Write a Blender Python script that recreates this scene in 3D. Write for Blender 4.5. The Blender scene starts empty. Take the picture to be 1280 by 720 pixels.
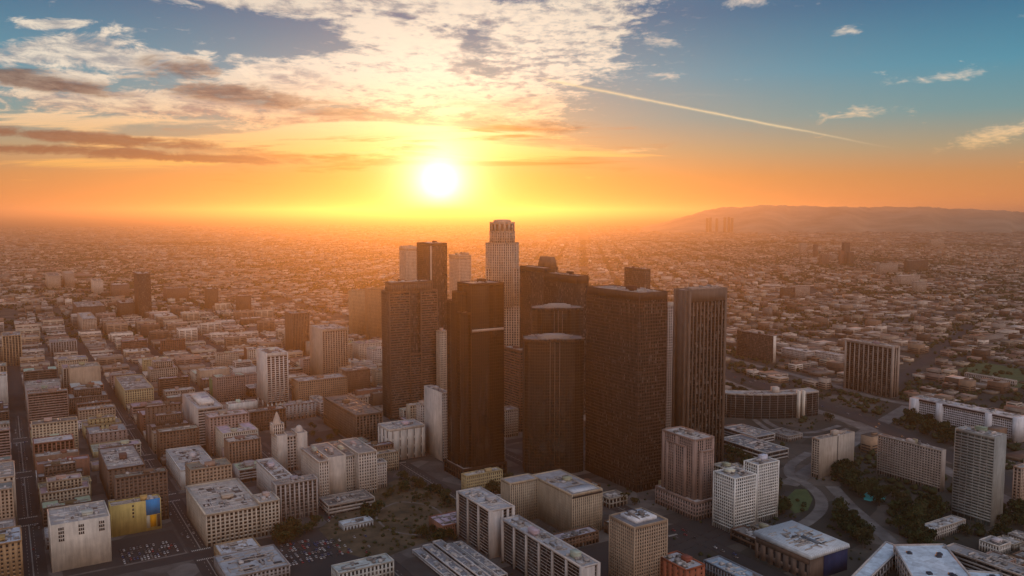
import bpy, math, random
import numpy as np
R = math.radians
rng = random.Random(7)
SC = bpy.context.scene
COL = SC.collection

# ---------------------------------------------------------------- camera
F = 1050.0                      # focal length in pixels of the 1280 px wide frame
CAM_H = 320.0
PITCH = math.atan(95 / F)       # horizon a little above the middle of the frame
cam_d = bpy.data.cameras.new("camera")
cam = bpy.data.objects.new("camera", cam_d); COL.objects.link(cam)
cam.location = (0, 0, CAM_H); cam.rotation_euler = (math.pi / 2 - PITCH, 0, 0)
cam_d.sensor_fit = 'HORIZONTAL'; cam_d.sensor_width = 36; cam_d.lens = 36 * F / 1280
cam_d.clip_start = 1; cam_d.clip_end = 400000
SC.camera = cam
SC.view_settings.view_transform = 'Standard'; SC.view_settings.look = 'None'
SC.view_settings.gamma = 1; SC.view_settings.exposure = 0.0
SC.render.engine = 'CYCLES'
SC.cycles.use_denoising = True
SC.cycles.max_bounces = 5; SC.cycles.diffuse_bounces = 2; SC.cycles.glossy_bounces = 3
SC.cycles.volume_bounces = 0; SC.cycles.transmission_bounces = 2
SC.cycles.sample_clamp_indirect = 4

# ---------------------------------------------------------------- sun and sky
SUN_AZ = math.atan((550 - 640) / F); SUN_EL = R(2.0)
sun_d = bpy.data.lights.new("sun", 'SUN'); sun_d.energy = 3.0; sun_d.angle = R(0.5); sun_d.color = (1.0, 0.34, 0.06)
sun = bpy.data.objects.new("sun", sun_d); COL.objects.link(sun)
sun.rotation_euler = (math.pi / 2 - SUN_EL, 0, math.pi - SUN_AZ)
SDIR = (math.sin(SUN_AZ) * math.cos(SUN_EL), math.cos(SUN_AZ) * math.cos(SUN_EL), math.sin(SUN_EL))

world = bpy.data.worlds.new("World"); SC.world = world; world.use_nodes = True
NT = world.node_tree; NT.nodes.clear()


class X:
    """a node socket with arithmetic"""
    def __init__(s, nt, k): s.nt = nt; s.k = k
    def _m(s, op, *a):
        n = s.nt.nodes.new('ShaderNodeMath'); n.operation = op
        for i, q in enumerate(a):
            if isinstance(q, X): s.nt.links.new(q.k, n.inputs[i])
            else: n.inputs[i].default_value = q
        return X(s.nt, n.outputs[0])
    def __add__(s, o): return s._m('ADD', s, o)
    __radd__ = __add__
    def __sub__(s, o): return s._m('SUBTRACT', s, o)
    def __rsub__(s, o): return s._m('SUBTRACT', o, s)
    def __mul__(s, o): return s._m('MULTIPLY', s, o)
    __rmul__ = __mul__
    def __truediv__(s, o): return s._m('DIVIDE', s, o)
    def __rtruediv__(s, o): return s._m('DIVIDE', o, s)
    def max(s, o): return s._m('MAXIMUM', s, o)
    def min(s, o): return s._m('MINIMUM', s, o)
    def exp(s): return s._m('EXPONENT', s)
    def pow(s, o): return s._m('POWER', s, o)
    def floor(s): return s._m('FLOOR', s)
    def abs(s): return s._m('ABSOLUTE', s)
    def acos(s): return s._m('ARCCOSINE', s)
    def step(s, a, b, lo=0.0, hi=1.0):
        n = s.nt.nodes.new('ShaderNodeMapRange'); n.interpolation_type = 'SMOOTHSTEP'
        s.nt.links.new(s.k, n.inputs[0])
        for i, q in zip((1, 2, 3, 4), (a, b, lo, hi)): n.inputs[i].default_value = q
        return X(s.nt, n.outputs[0])
    def ramp(s, stops, interp='LINEAR'):
        n = s.nt.nodes.new('ShaderNodeValToRGB'); s.nt.links.new(s.k, n.inputs[0]); cr = n.color_ramp; cr.interpolation = interp
        while len(cr.elements) < len(stops): cr.elements.new(0.5)
        for e, (p, c) in zip(cr.elements, stops): e.position = p; e.color = (*c, 1)
        return n.outputs[0]


def sep(nt, sock):
    n = nt.nodes.new('ShaderNodeSeparateXYZ'); nt.links.new(sock, n.inputs[0])
    return [X(nt, o) for o in n.outputs]
def comb(nt, x, y, z=0.0):
    n = nt.nodes.new('ShaderNodeCombineXYZ')
    for i, q in enumerate((x, y, z)):
        if isinstance(q, X): nt.links.new(q.k, n.inputs[i])
        else: n.inputs[i].default_value = q
    return n.outputs[0]
def noise(nt, vec, scale=1.0, detail=6.0, rough=0.55, dist=0.0, color=False):
    n = nt.nodes.new('ShaderNodeTexNoise'); n.inputs['Scale'].default_value = scale; n.inputs['Detail'].default_value = detail
    n.inputs['Roughness'].default_value = rough; n.inputs['Distortion'].default_value = dist
    if vec is not None: nt.links.new(vec, n.inputs['Vector'])
    return n.outputs['Color'] if color else X(nt, n.outputs['Fac'])
def mix(nt, f, a, b, mode='MIX'):
    n = nt.nodes.new('ShaderNodeMix'); n.data_type = 'RGBA'; n.blend_type = mode; n.clamp_factor = True
    for i, q in ((0, f), (6, a), (7, b)):
        if isinstance(q, X): q = q.k
        if isinstance(q, bpy.types.NodeSocket): nt.links.new(q, n.inputs[i])
        elif i == 0: n.inputs[0].default_value = q
        else: n.inputs[i].default_value = (*q, 1)
    return n.outputs[2]
def scale(nt, col, f):
    n = nt.nodes.new('ShaderNodeVectorMath'); n.operation = 'SCALE'
    if isinstance(col, tuple): n.inputs[0].default_value = col
    else: nt.links.new(col, n.inputs[0])
    if isinstance(f, X): nt.links.new(f.k, n.inputs['Scale'])
    else: n.inputs['Scale'].default_value = f
    return n.outputs[0]
def addc(nt, a, b):
    n = nt.nodes.new('ShaderNodeVectorMath'); n.operation = 'ADD'; nt.links.new(a, n.inputs[0]); nt.links.new(b, n.inputs[1]); return n.outputs[0]
def lin(r, g, b):
    f = lambda c: (c / 255 / 12.92) if c / 255 <= 0.04045 else ((c / 255 + 0.055) / 1.055) ** 2.4
    return (f(r), f(g), f(b))


def ray(px, py):
    x = (px - 640) / F; v = (360 - py) / F
    return (x, math.cos(PITCH) + v * math.sin(PITCH), -math.sin(PITCH) + v * math.cos(PITCH))
def suv(px, py):
    x, y, z = ray(px, py); return x / y, z / y


def build_sky():
    nt = NT
    tc = nt.nodes.new('ShaderNodeTexCoord'); dirv = tc.outputs['Generated']
    x, y, z = sep(nt, dirv)
    yy = y.max(0.08); u = x / yy; v = z / yy
    front = y.step(-0.1, 0.45)
    # angle from the sun
    dot = (x * SDIR[0] + y * SDIR[1] + z * SDIR[2]).min(1.0).max(-1.0)
    ang = dot.acos()
    sky = nt.nodes.new('ShaderNodeTexSky'); sky.sky_type = 'NISHITA'; sky.sun_disc = False
    sky.sun_elevation = SUN_EL; sky.sun_rotation = SUN_AZ; sky.altitude = 300; sky.air_density = 1.2; sky.dust_density = 2.0; sky.ozone_density = 1.5
    # evening gradient of the air by height over the horizon (sunward, and an unseen rear half tuned as fill light)
    el = (z + 0.02) / 0.6
    sunward = el.ramp([(0.0, lin(232, 146, 92)), (0.055, lin(232, 150, 88)), (0.10, lin(212, 150, 96)), (0.15, lin(172, 160, 132)), (0.21, lin(112, 158, 164)),
                       (0.29, lin(70, 150, 176)), (0.40, lin(42, 112, 150)), (1.0, lin(26, 76, 124))])
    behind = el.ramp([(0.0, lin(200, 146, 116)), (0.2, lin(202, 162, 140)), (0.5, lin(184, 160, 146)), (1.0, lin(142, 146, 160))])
    qb = comb(nt, x / (z + 0.22).max(0.1), y / (z + 0.22).max(0.1), 7.0)   # cloud added to the unseen rear sky to vary reflections and wall light
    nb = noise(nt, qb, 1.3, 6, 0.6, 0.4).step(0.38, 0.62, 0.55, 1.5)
    base = mix(nt, front, scale(nt, behind, nb * (x * 0.45 + 1.0) * BACK_FILL), sunward)  # unseen rear sky brightened as added fill, stronger towards the right
    base = mix(nt, 0.12, base, scale(nt, sky.outputs[0], 0.1))
    # pale warm air around the sun's azimuth
    warm = ((ang * ang) / -0.085).exp() * 0.34
    base = mix(nt, warm * z.step(0.02, 0.24, 1.0, 0.0), base, lin(255, 176, 62))
    # ---- clouds
    pv = v + 0.10
    q = comb(nt, u / pv * 1.0, 1.0 / pv * 0.9)
    n1 = noise(nt, q, 1.7, 10, 0.66, 0.5)
    n2 = noise(nt, q, 7.0, 8, 0.66, 0.3)
    n5 = noise(nt, q, 19.0, 5, 0.6, 0.2)
    st = comb(nt, u * 2.2, v * 26.0)
    n3 = noise(nt, st, 1.6, 8, 0.62, 0.5)
    st2 = comb(nt, u * 9.0, v * 24.0, 3.0)
    n4 = noise(nt, st2, 2.0, 10, 0.66, 0.6)
    def blob(px, py, rx, ry, tilt=0.0):
        u0, v0 = suv(px, py); du = u - u0; dv = v - v0
        c, s_ = math.cos(R(tilt)), math.sin(R(tilt))
        a = (du * c + dv * s_) / (rx / F); b = (dv * c - du * s_) / (ry / F)
        return ((a * a + b * b) * -1.0).exp()
    def total(lst):
        t = blob(*lst[0])
        for b_ in lst[1:]: t = t.max(blob(*b_))
        return t
    veil = total([(350, 2, 190, 20, -7), (500, 0, 200, 26, -9), (520, 50, 130, 30, -14), (420, 108, 180, 34, -8), (540, 90, 120, 40, -10), (660, 70, 100, 62, 15), (590, 112, 120, 36, -14), (735, 30, 80, 55, 30), (470, 120, 150, 26, -6)])
    clump = total([(70, 62, 130, 22, 6), (150, 74, 130, 20, -4), (60, 100, 90, 16, 0), (190, 130, 250, 20, -3), (360, 96, 70, 16, -10), (420, 150, 170, 16, -3), (650, 132, 60, 10, 6), (60, 30, 50, 8, 0)])
    al = (veil * 1.3 + (n1 - 0.5) * 2.6 + (n2 - 0.5) * 1.3 - 0.36).step(0.0, 0.5)
    mottle = (n5 - 0.5) * 2.2 * blob(735, 60, 150, 90, 20)
    al = (al + mottle - 0.08).max(0.0).min(1.0)
    acl = (clump * 1.3 + (n4 - 0.5) * 2.6 + (n2 - 0.5) * 1.2 - 0.40).step(0.0, 0.55)
    smalls = total([(1080, 140, 62, 11, 4), (1180, 97, 74, 8, 5), (1064, 40, 24, 8, 0), (822, 95, 40, 7, 0), (1245, 170, 80, 15, 12), (932, 3, 42, 9, 0), (700, 186, 24, 6, 0), (790, 188, 46, 4, 4),
                    (300, 158, 90, 8, -3), (820, 50, 34, 9, -12), (560, 180, 60, 7, 0), (470, 190, 90, 5, 2)])
    asml = (smalls * 1.1 + (n4 - 0.5) * 3.0 + (n5 - 0.5) * 1.2 - 0.52).step(0.0, 1.0) * 0.8
    streaks = total([(430, 172, 260, 26, 0), (120, 150, 220, 14, -2), (600, 190, 200, 14, 0), (120, 205, 200, 10, 0)])
    astr = (streaks + (n3 - 0.5) * 4.0 - 0.40).step(0.0, 0.5) * 0.85
    dark = total([(220, 86, 85, 18, -4), (310, 120, 110, 18, -6), (60, 104, 120, 13, -8), (100, 172, 230, 10, -4), (70, 188, 240, 9, -2), (240, 198, 210, 7, -2), (430, 142, 70, 9, 0), (640, 155, 120, 12, -4), (20, 92, 60, 10, 0)])
    adrk = (dark * 1.3 + (n4 - 0.5) * 2.2 + (n3 - 0.5) * 1.6 + (n2 - 0.5) * 0.6 - 0.54).step(0.0, 0.7) * 0.92
    hgt = v.step(0.04, 0.18)
    bright = mix(nt, hgt, lin(255, 190, 96), lin(246, 232, 210))
    shade = mix(nt, hgt, lin(206, 130, 76), lin(158, 160, 162))
    cl = mix(nt, ((n2 - 0.5) * 1.3 + (n1 - 0.5) * 1.2 + (n5 - 0.5) * 0.7 + 0.55 + veil * 0.12).step(0.30, 0.72), shade, bright)
    glow1 = ((ang * ang) / -0.030).exp()
    cl = scale(nt, cl, glow1 * 0.45 + 0.92)
    dk = mix(nt, hgt, lin(150, 100, 70), mix(nt, (n2 - 0.5) * 3.0 + (n4 - 0.5) * 1.5 + 0.5, lin(78, 68, 70), lin(142, 128, 118)))
    col = mix(nt, al * 0.92, base, cl)
    col = mix(nt, acl * 0.85, col, mix(nt, (n2 + n4 - 0.6).step(0.2, 0.6), shade, bright))
    gaps = (total([(450, 190, 230, 24, 0), (640, 196, 170, 16, 0), (560, 168, 200, 12, 0)]) + (0.5 - n3) * 4.0 - 0.45).step(0.0, 0.6)
    gm = total([(450, 186, 330, 50, 0), (640, 190, 260, 40, 0)]).step(0.05, 0.4)
    col = mix(nt, gaps * gm * 0.75, col, lin(206, 112, 40))
    sm = total([(430, 172, 380, 60, 0), (120, 170, 330, 60, 0)]).step(0.05, 0.4)
    col = mix(nt, astr * sm, col, scale(nt, bright, glow1 * 0.5 + 0.95))
    col = mix(nt, asml, col, mix(nt, hgt, lin(250, 200, 130), lin(240, 222, 200)))
    col = mix(nt, adrk * (1.0 - glow1 * 0.8), col, dk)
    # condensation trail
    (u0, v0), (u1, v1), (u2, v2) = suv(676, 98), suv(900, 143), suv(1130, 188)
    A = np.array([[1, a, a * a] for a in (u0, u1, u2)]); k = np.linalg.solve(A, [v0, v1, v2])
    vc = u * float(k[1]) + u * u * float(k[2]) + float(k[0])
    wdt = (u - u0).max(0.0) * -0.0018 + 0.0017
    e = (v - vc + (n4 - 0.5) * 0.004) / wdt
    trail = (e * e * -1.0).exp() * u.step(u0 - 0.01, u0 + 0.02) * u.step(u2 - 0.18, u2 + 0.01, 1.0, 0.0) * (n2 * 0.5 + 0.5)
    col = mix(nt, trail * 0.82, col, lin(252, 226, 176))
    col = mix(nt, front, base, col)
    # the bright air round the low sun itself
    au = scale(nt, (1.0, 0.90, 0.60), (ang / -0.021).exp() * 4.6)
    au2 = scale(nt, (1.0, 0.62, 0.08), ((ang * ang) / -0.012).exp() * 0.45)
    au3 = scale(nt, (1.0, 0.42, 0.05), (ang / -0.15).exp() * 0.10)
    col = addc(nt, addc(nt, col, au), addc(nt, au2, au3))
    bg = nt.nodes.new('ShaderNodeBackground'); bg.inputs['Strength'].default_value = 0.1
    nt.links.new(scale(nt, col, 10.0), bg.inputs['Color'])
    out = nt.nodes.new('ShaderNodeOutputWorld'); nt.links.new(bg.outputs[0], out.inputs['Surface'])
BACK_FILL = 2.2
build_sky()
world.cycles.sampling_method = 'MANUAL'; world.cycles.sample_map_resolution = 1024
HAZE_DENSITY = 5.0e-5

# ---------------------------------------------------------------- picture <-> ground
def at(px, py, z=0.0):
    x, y, w = ray(px, py); t = (z - CAM_H) / w
    return np.array((x * t, y * t))
def proj(x, y, z):
    f = y * math.cos(PITCH) - (z - CAM_H) * math.sin(PITCH); up = y * math.sin(PITCH) + (z - CAM_H) * math.cos(PITCH)
    return 640 + F * x / f, 360 - F * up / f
TH = math.atan(640 / F)                       # the street grid's turn
AX = np.array((-math.sin(TH), math.cos(TH)))  # along the avenues, away from the camera
BX = np.array((math.cos(TH), math.sin(TH)))   # along the cross streets, to the right
def g2w(b, a): return BX * b + AX * a
def w2g(p): return float(np.dot(p, BX)), float(np.dot(p, AX))

# ---------------------------------------------------------------- materials
def mat(name):
    m = bpy.data.materials.new(name); m.use_nodes = True; nt = m.node_tree
    return m, nt, nt.nodes['Principled BSDF']
def objcol(nt):
    n = nt.nodes.new('ShaderNodeObjectInfo'); return n.outputs['Color'], X(nt, n.outputs['Random'])
def ocoord(nt):
    n = nt.nodes.new('ShaderNodeTexCoord'); return n.outputs['Object']
def mapv(nt, v, s):
    n = nt.nodes.new('ShaderNodeVectorMath'); n.operation = 'MULTIPLY'; nt.links.new(v, n.inputs[0]); n.inputs[1].default_value = s; return n.outputs[0]
M = {}
def make_materials():
    m, nt, p = mat('painted_wall'); c, r = objcol(nt); o = ocoord(nt)
    a = noise(nt, mapv(nt, o, (0.35, 0.35, 0.05)), 1, 5, 0.6); b = noise(nt, o, 0.09, 3)
    nt.links.new(scale(nt, c, (a * 0.95 + b * 0.6 + 0.24)), p.inputs['Base Color']); p.inputs['Roughness'].default_value = 0.85; p.inputs['Specular IOR Level'].default_value = 0.25
    M['wall'] = m
    m, nt, p = mat('window_glass'); c, r = objcol(nt); o = ocoord(nt); x, y, z = sep(nt, o)
    w = nt.nodes.new('ShaderNodeTexWhiteNoise'); w.noise_dimensions = '3D'
    nt.links.new(comb(nt, ((x + y * 1.013) / 1.75).floor(), (z / 3.6).floor(), r * 50), w.inputs['Vector']); wn = X(nt, w.outputs['Value'])
    bl = wn.step(0.72, 1.0)
    nt.links.new(mix(nt, bl * 0.7, scale(nt, c, wn * 0.9 + 0.5), (0.20, 0.18, 0.16)), p.inputs['Base Color'])
    p.inputs['Roughness'].default_value = 0.22; p.inputs['Specular IOR Level'].default_value = 0.5
    M['glass'] = m
    m, nt, p = mat('mirror_glass'); c, r = objcol(nt); o = ocoord(nt); x, y, z = sep(nt, o)
    w = nt.nodes.new('ShaderNodeTexWhiteNoise'); w.noise_dimensions = '3D'
    nt.links.new(comb(nt, ((x + y * 1.013) / 3.1).floor(), (z / 3.9).floor(), r * 50), w.inputs['Vector']); wn = X(nt, w.outputs['Value'])
    big = noise(nt, mapv(nt, o, (0.05, 0.05, 0.022)), 1, 4, 0.6)
    nt.links.new(scale(nt, c, wn * 0.8 + big * 1.2), p.inputs['Base Color']); nt.links.new((wn * 0.10 + big * 0.16).k, p.inputs['Roughness']); p.inputs['Specular IOR Level'].default_value = 1.0
    bp = nt.nodes.new('ShaderNodeBump'); bp.inputs['Strength'].default_value = 0.06; bp.inputs['Distance'].default_value = 0.4
    nt.links.new((wn + noise(nt, o, 0.12, 2)).k, bp.inputs['Height']); nt.links.new(bp.outputs[0], p.inputs['Normal'])
    M['mirror'] = m
    m, nt, p = mat('roof_felt'); c, r = objcol(nt); o = ocoord(nt)
    a = noise(nt, o, 0.16, 6, 0.65); v = nt.nodes.new('ShaderNodeTexVoronoi'); nt.links.new(o, v.inputs['Vector']); v.inputs['Scale'].default_value = 0.11
    cell = X(nt, sep(nt, v.outputs['Color'])[0].k)
    nt.links.new(scale(nt, c, a * 1.1 + cell * 0.28 + 0.22), p.inputs['Base Color']); p.inputs['Roughness'].default_value = 0.8
    M['roof'] = m
    m, nt, p = mat('metal_sheet'); c, r = objcol(nt); o = ocoord(nt)
    a = noise(nt, o, 0.8, 4); nt.links.new(scale(nt, c, a * 0.8 + 0.6), p.inputs['Base Color']); p.inputs['Roughness'].default_value = 0.5; p.inputs['Metallic'].default_value = 0.15
    M['metal'] = m
    m, nt, p = mat('ribbed_roof'); c, r = objcol(nt); o = ocoord(nt); x, y, z = sep(nt, o)
    rb = ((x / 2.6)._m('FRACT', x / 2.6) - 0.5).abs(); a = noise(nt, o, 0.2, 5)
    nt.links.new(scale(nt, c, rb * 0.7 + a * 0.6 + 0.3), p.inputs['Base Color']); p.inputs['Roughness'].default_value = 0.45
    M['ribbed'] = m
    m, nt, p = mat('asphalt'); o = ocoord(nt); a = noise(nt, o, 0.05, 8, 0.7); b = noise(nt, o, 0.9, 3)
    nt.links.new((a * 0.5 + b * 0.3).ramp([(0.25, (0.014, 0.013, 0.013)), (0.6, (0.038, 0.035, 0.033))]), p.inputs['Base Color']); p.inputs['Roughness'].default_value = 0.9
    M['asphalt'] = m
    m, nt, p = mat('concrete_pavement'); o = ocoord(nt); a = noise(nt, o, 0.03, 8, 0.75); v = nt.nodes.new('ShaderNodeTexVoronoi'); nt.links.new(o, v.inputs['Vector']); v.inputs['Scale'].default_value = 0.035
    cell = sep(nt, v.outputs['Color'])[0]
    nt.links.new((a * 0.8 + cell * 0.35).ramp([(0.3, (0.020, 0.019, 0.017)), (0.55, (0.055, 0.050, 0.045)), (0.85, (0.15, 0.135, 0.12))]), p.inputs['Base Color']); p.inputs['Roughness'].default_value = 0.9
    M['concrete'] = m
    m, nt, p = mat('road_paint'); p.inputs['Base Color'].default_value = (0.45, 0.43, 0.38, 1); p.inputs['Roughness'].default_value = 0.7; M['paint'] = m
    m, nt, p = mat('pale_road'); o = ocoord(nt); a = noise(nt, o, 0.06, 6); nt.links.new(a.ramp([(0.3, (0.06, 0.055, 0.05)), (0.5, (0.12, 0.11, 0.10)), (0.7, (0.19, 0.175, 0.16))]), p.inputs['Base Color']); p.inputs['Roughness'].default_value = 0.9; M['paleroad'] = m
    m, nt, p = mat('city_ground'); o = ocoord(nt)
    a = noise(nt, o, 0.010, 9, 0.72); v = nt.nodes.new('ShaderNodeTexVoronoi'); nt.links.new(o, v.inputs['Vector']); v.inputs['Scale'].default_value = 0.022; cell = sep(nt, v.outputs['Color'])
    big = noise(nt, o, 0.0011, 6, 0.6)
    g = (a * 0.55 + cell[0] * 0.35 + (big - 0.5) * 0.5)
    nt.links.new(g.ramp([(0.25, (0.014, 0.016, 0.010)), (0.45, (0.032, 0.030, 0.023)), (0.62, (0.08, 0.068, 0.055)), (0.85, (0.24, 0.20, 0.17))]), p.inputs['Base Color']); p.inputs['Roughness'].default_value = 1.0
    M['ground'] = m
    m, nt, p = mat('dry_grass'); o = ocoord(nt); a = noise(nt, o, 0.05, 7, 0.65)
    nt.links.new(a.ramp([(0.35, (0.028, 0.026, 0.012)), (0.5, (0.07, 0.052, 0.028)), (0.7, (0.125, 0.09, 0.052))]), p.inputs['Base Color']); p.inputs['Roughness'].default_value = 1; M['drygrass'] = m
    m, nt, p = mat('lawn'); o = ocoord(nt); a = noise(nt, o, 0.08, 6)
    nt.links.new(a.ramp([(0.3, (0.03, 0.055, 0.015)), (0.7, (0.07, 0.10, 0.03))]), p.inputs['Base Color']); p.inputs['Roughness'].default_value = 1; M['lawn'] = m
    m, nt, p = mat('leaves'); c, r = objcol(nt); o = ocoord(nt); a = noise(nt, o, 0.5, 3)
    nt.links.new(scale(nt, c, a * 1.3 + 0.35), p.inputs['Base Color']); p.inputs['Roughness'].default_value = 0.9; p.inputs['Specular IOR Level'].default_value = 0.1; M['leaf'] = m
    m, nt, p = mat('bark'); p.inputs['Base Color'].default_value = (0.06, 0.045, 0.03, 1); p.inputs['Roughness'].default_value = 1; M['bark'] = m
    m, nt, p = mat('city_mix'); n = nt.nodes.new('ShaderNodeAttribute'); n.attribute_name = 'tint'; o = ocoord(nt)
    a = noise(nt, o, 0.2, 3); nt.links.new(scale(nt, n.outputs['Color'], a * 0.8 + 0.6), p.inputs['Base Color']); p.inputs['Roughness'].default_value = 0.9; M['mix'] = m
    m, nt, p = mat('hill_scrub'); o = ocoord(nt); a = noise(nt, o, 0.002, 8, 0.65)
    nt.links.new(a.ramp([(0.35, (0.14, 0.12, 0.08)), (0.5, (0.24, 0.20, 0.14)), (0.65, (0.34, 0.28, 0.20))]), p.inputs['Base Color']); p.inputs['Roughness'].default_value = 1; M['hill'] = m
    m, nt, p = mat('pool_water'); p.inputs['Base Color'].default_value = (0.06, 0.42, 0.42, 1); p.inputs['Roughness'].default_value = 0.08; M['pool'] = m
    m, nt, p = mat('car_paint'); c, r = objcol(nt); nt.links.new(c, p.inputs['Base Color']); p.inputs['Roughness'].default_value = 0.3; M['car'] = m
    m, nt, p = mat('dark_glass_rubber'); p.inputs['Base Color'].default_value = (0.015, 0.016, 0.018, 1); p.inputs['Roughness'].default_value = 0.2; M['carglass'] = m
make_materials()

# ---------------------------------------------------------------- mesh helpers
QB = np.array([[0, 3, 2, 1], [4, 5, 6, 7], [0, 1, 5, 4], [1, 2, 6, 5], [2, 3, 7, 6], [3, 0, 4, 7]])
class MB:
    def __init__(s): s.v = []; s.q = []; s.n = 0; s.mi = []
    def quads(s, verts, quads, mi=0):
        verts = np.asarray(verts, float).reshape(-1, 3); quads = np.asarray(quads, int).reshape(-1, 4)
        s.v.append(verts); s.q.append(quads + s.n); s.n += len(verts); s.mi.append(np.full(len(quads), mi))
    def boxes(s, c8, mi=0):
        """c8: k x 8 x 3 corners: four bottom (ccw), four top"""
        c8 = np.asarray(c8, float).reshape(-1, 8, 3); k = len(c8)
        if k == 0: return
        s.quads(c8.reshape(-1, 3), (QB[None] + (np.arange(k) * 8)[:, None, None]).reshape(-1, 4), mi)
    def box(s, x0, x1, y0, y1, z0, z1, mi=0):
        s.boxes([[(x0, y0, z0), (x1, y0, z0), (x1, y1, z0), (x0, y1, z0), (x0, y0, z1), (x1, y0, z1), (x1, y1, z1), (x0, y1, z1)]], mi)
    def prism(s, poly, z0, z1, mi=0, top=True):
        n = len(poly); v = [(x, y, z0) for x, y in poly] + [(x, y, z1) for x, y in poly]
        s.quads(v, [(i, (i + 1) % n, n + (i + 1) % n, n + i) for i in range(n)], mi)
        if top: s.fan(poly, z1, mi)
    def fan(s, poly, z, mi=0):
        n = len(poly)
        if n == 4: s.quads([(x, y, z) for x, y in poly], [(0, 1, 2, 3)], mi); return
        c = np.mean(np.array(poly), 0); v = [(x, y, z) for x, y in poly] + [(c[0], c[1], z)]
        if n % 2 == 0:
            s.quads(v, [(n, i, (i + 1) % n, (i + 2) % n) for i in range(0, n, 2)], mi)
        else:
            v2 = list(v); q = []
            for i in range(n):
                a, b = np.array(v[i]), np.array(v[(i + 1) % n]); v2.append(tuple((a + b) / 2))
            for i in range(n): q.append((n, n + 1 + (i - 1) % n, i, n + 1 + i))
            s.quads(v2, q, mi)
    def lathe(s, x, y, prof, seg=10, mi=0):
        v = []; q = []
        for r, z in prof:
            for k in range(seg):
                a = 2 * math.pi * k / seg; v.append((x + r * math.cos(a), y + r * math.sin(a), z))
        for j in range(len(prof) - 1):
            for k in range(seg):
                k2 = (k + 1) % seg; q.append((j * seg + k, j * seg + k2, (j + 1) * seg + k2, (j + 1) * seg + k))
        s.quads(v, q, mi)
    def mesh(s, name, mats, tint=None, smooth=False):
        me = bpy.data.meshes.new(name)
        if s.n == 0: return me
        v = np.concatenate(s.v).astype(np.float32); q = np.concatenate(s.q).astype(np.int32); mi = np.concatenate(s.mi).astype(np.int32)
        me.vertices.add(len(v)); me.vertices.foreach_set('co', v.ravel())
        me.loops.add(len(q) * 4); me.loops.foreach_set('vertex_index', q.ravel())
        me.polygons.add(len(q)); me.polygons.foreach_set('loop_start', np.arange(0, len(q) * 4, 4, dtype=np.int32))
        for m in mats: me.materials.append(m)
        me.polygons.foreach_set('material_index', mi)
        if smooth: me.polygons.foreach_set('use_smooth', np.ones(len(q), bool))
        me.update(calc_edges=True)
        if tint is not None:
            at_ = me.attributes.new('tint', 'FLOAT_COLOR', 'FACE'); at_.data.foreach_set('color', np.asarray(tint, np.float32).ravel())
        return me
def link(name, me, parent=None, color=None, loc=None, rot=0):
    o = bpy.data.objects.new(name, me); COL.objects.link(o)
    if parent: o.parent = parent
    if color is not None: o.color = (*color, 1)
    if loc is not None: o.location = loc
    if rot: o.rotation_euler = (0, 0, rot)
    return o
def tag(o, label, cat, group=None):
    o['label'] = label; o['category'] = cat
    if group: o['group'] = group
    return o
def kind(o, k): o['kind'] = k; return o

# shared meshes for the small things on roofs
def unit_meshes():
    b = MB(); b.box(-.5, .5, -.5, .5, 0, .8); b.box(-.42, .42, -.42, .42, .8, .86); b.lathe(0, 0, [(.3, .86), (.3, 1.0), (.26, 1.0), (.26, .9), (0.001, .9)], 12); M['u_ac'] = b.mesh('air_unit', [M['metal']])
    b = MB(); b.box(-.5, .5, -.5, .5, 0, 1); b.box(-.54, .54, -.54, .54, 1, 1.06); b.box(-.1, .15, -.52, -.5, 0, .7); M['u_ph'] = b.mesh('stair_house', [M['wall']])
    b = MB(); b.lathe(0, 0, [(.5, .25), (.5, 1), (.25, 1.2), (0.001, 1.22)], 14)
    for x, y in ((-.3, -.3), (.3, -.3), (.3, .3), (-.3, .3)): b.box(x - .05, x + .05, y - .05, y + .05, 0, .25)
    M['u_tank'] = b.mesh('water_tank', [M['metal']])
    b = MB(); b.box(-.5, .5, -.5, .5, .15, .9); b.box(-.4, -.3, -.5, .5, 0, .15); b.box(.3, .4, -.5, .5, 0, .15); M['u_duct'] = b.mesh('duct', [M['metal']])
unit_meshes()

def rect(w, d, x=0.0, y=0.0): return [(x, y), (x + w, y), (x + w, y + d), (x, y + d)]
def style(fh=3.6, sp=3.5, pw=1.7, sh=1.7, pd=.38, sd=.30, gf=5.0, tb=1.6, cornice=.25, solid=()):
    return dict(fh=fh, sp=sp, pw=pw, sh=sh, pd=pd, sd=sd, gf=gf, tb=tb, cornice=cornice, solid=solid)
PUNCH = style(); BAND = style(sp=0, pw=0, sh=1.7, sd=.4, pd=.45); BIGWIN = style(sp=4.6, pw=1.3, sh=1.3); FINS = style(sp=4.2, pw=1.4, sh=.5, pd=1.0, sd=.08)
NARROW = style(sp=2.6, pw=1.3, sh=1.5); CURT = style(fh=4, sp=3.1, pw=.22, sh=.9, pd=.16, sd=.10, gf=7, tb=4); GRID = style(fh=3.9, sp=2.9, pw=.75, sh=1.25, pd=.35, sd=.25, tb=6, gf=8)
def st(base, **k): d = dict(base); d.update(k); return d

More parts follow.
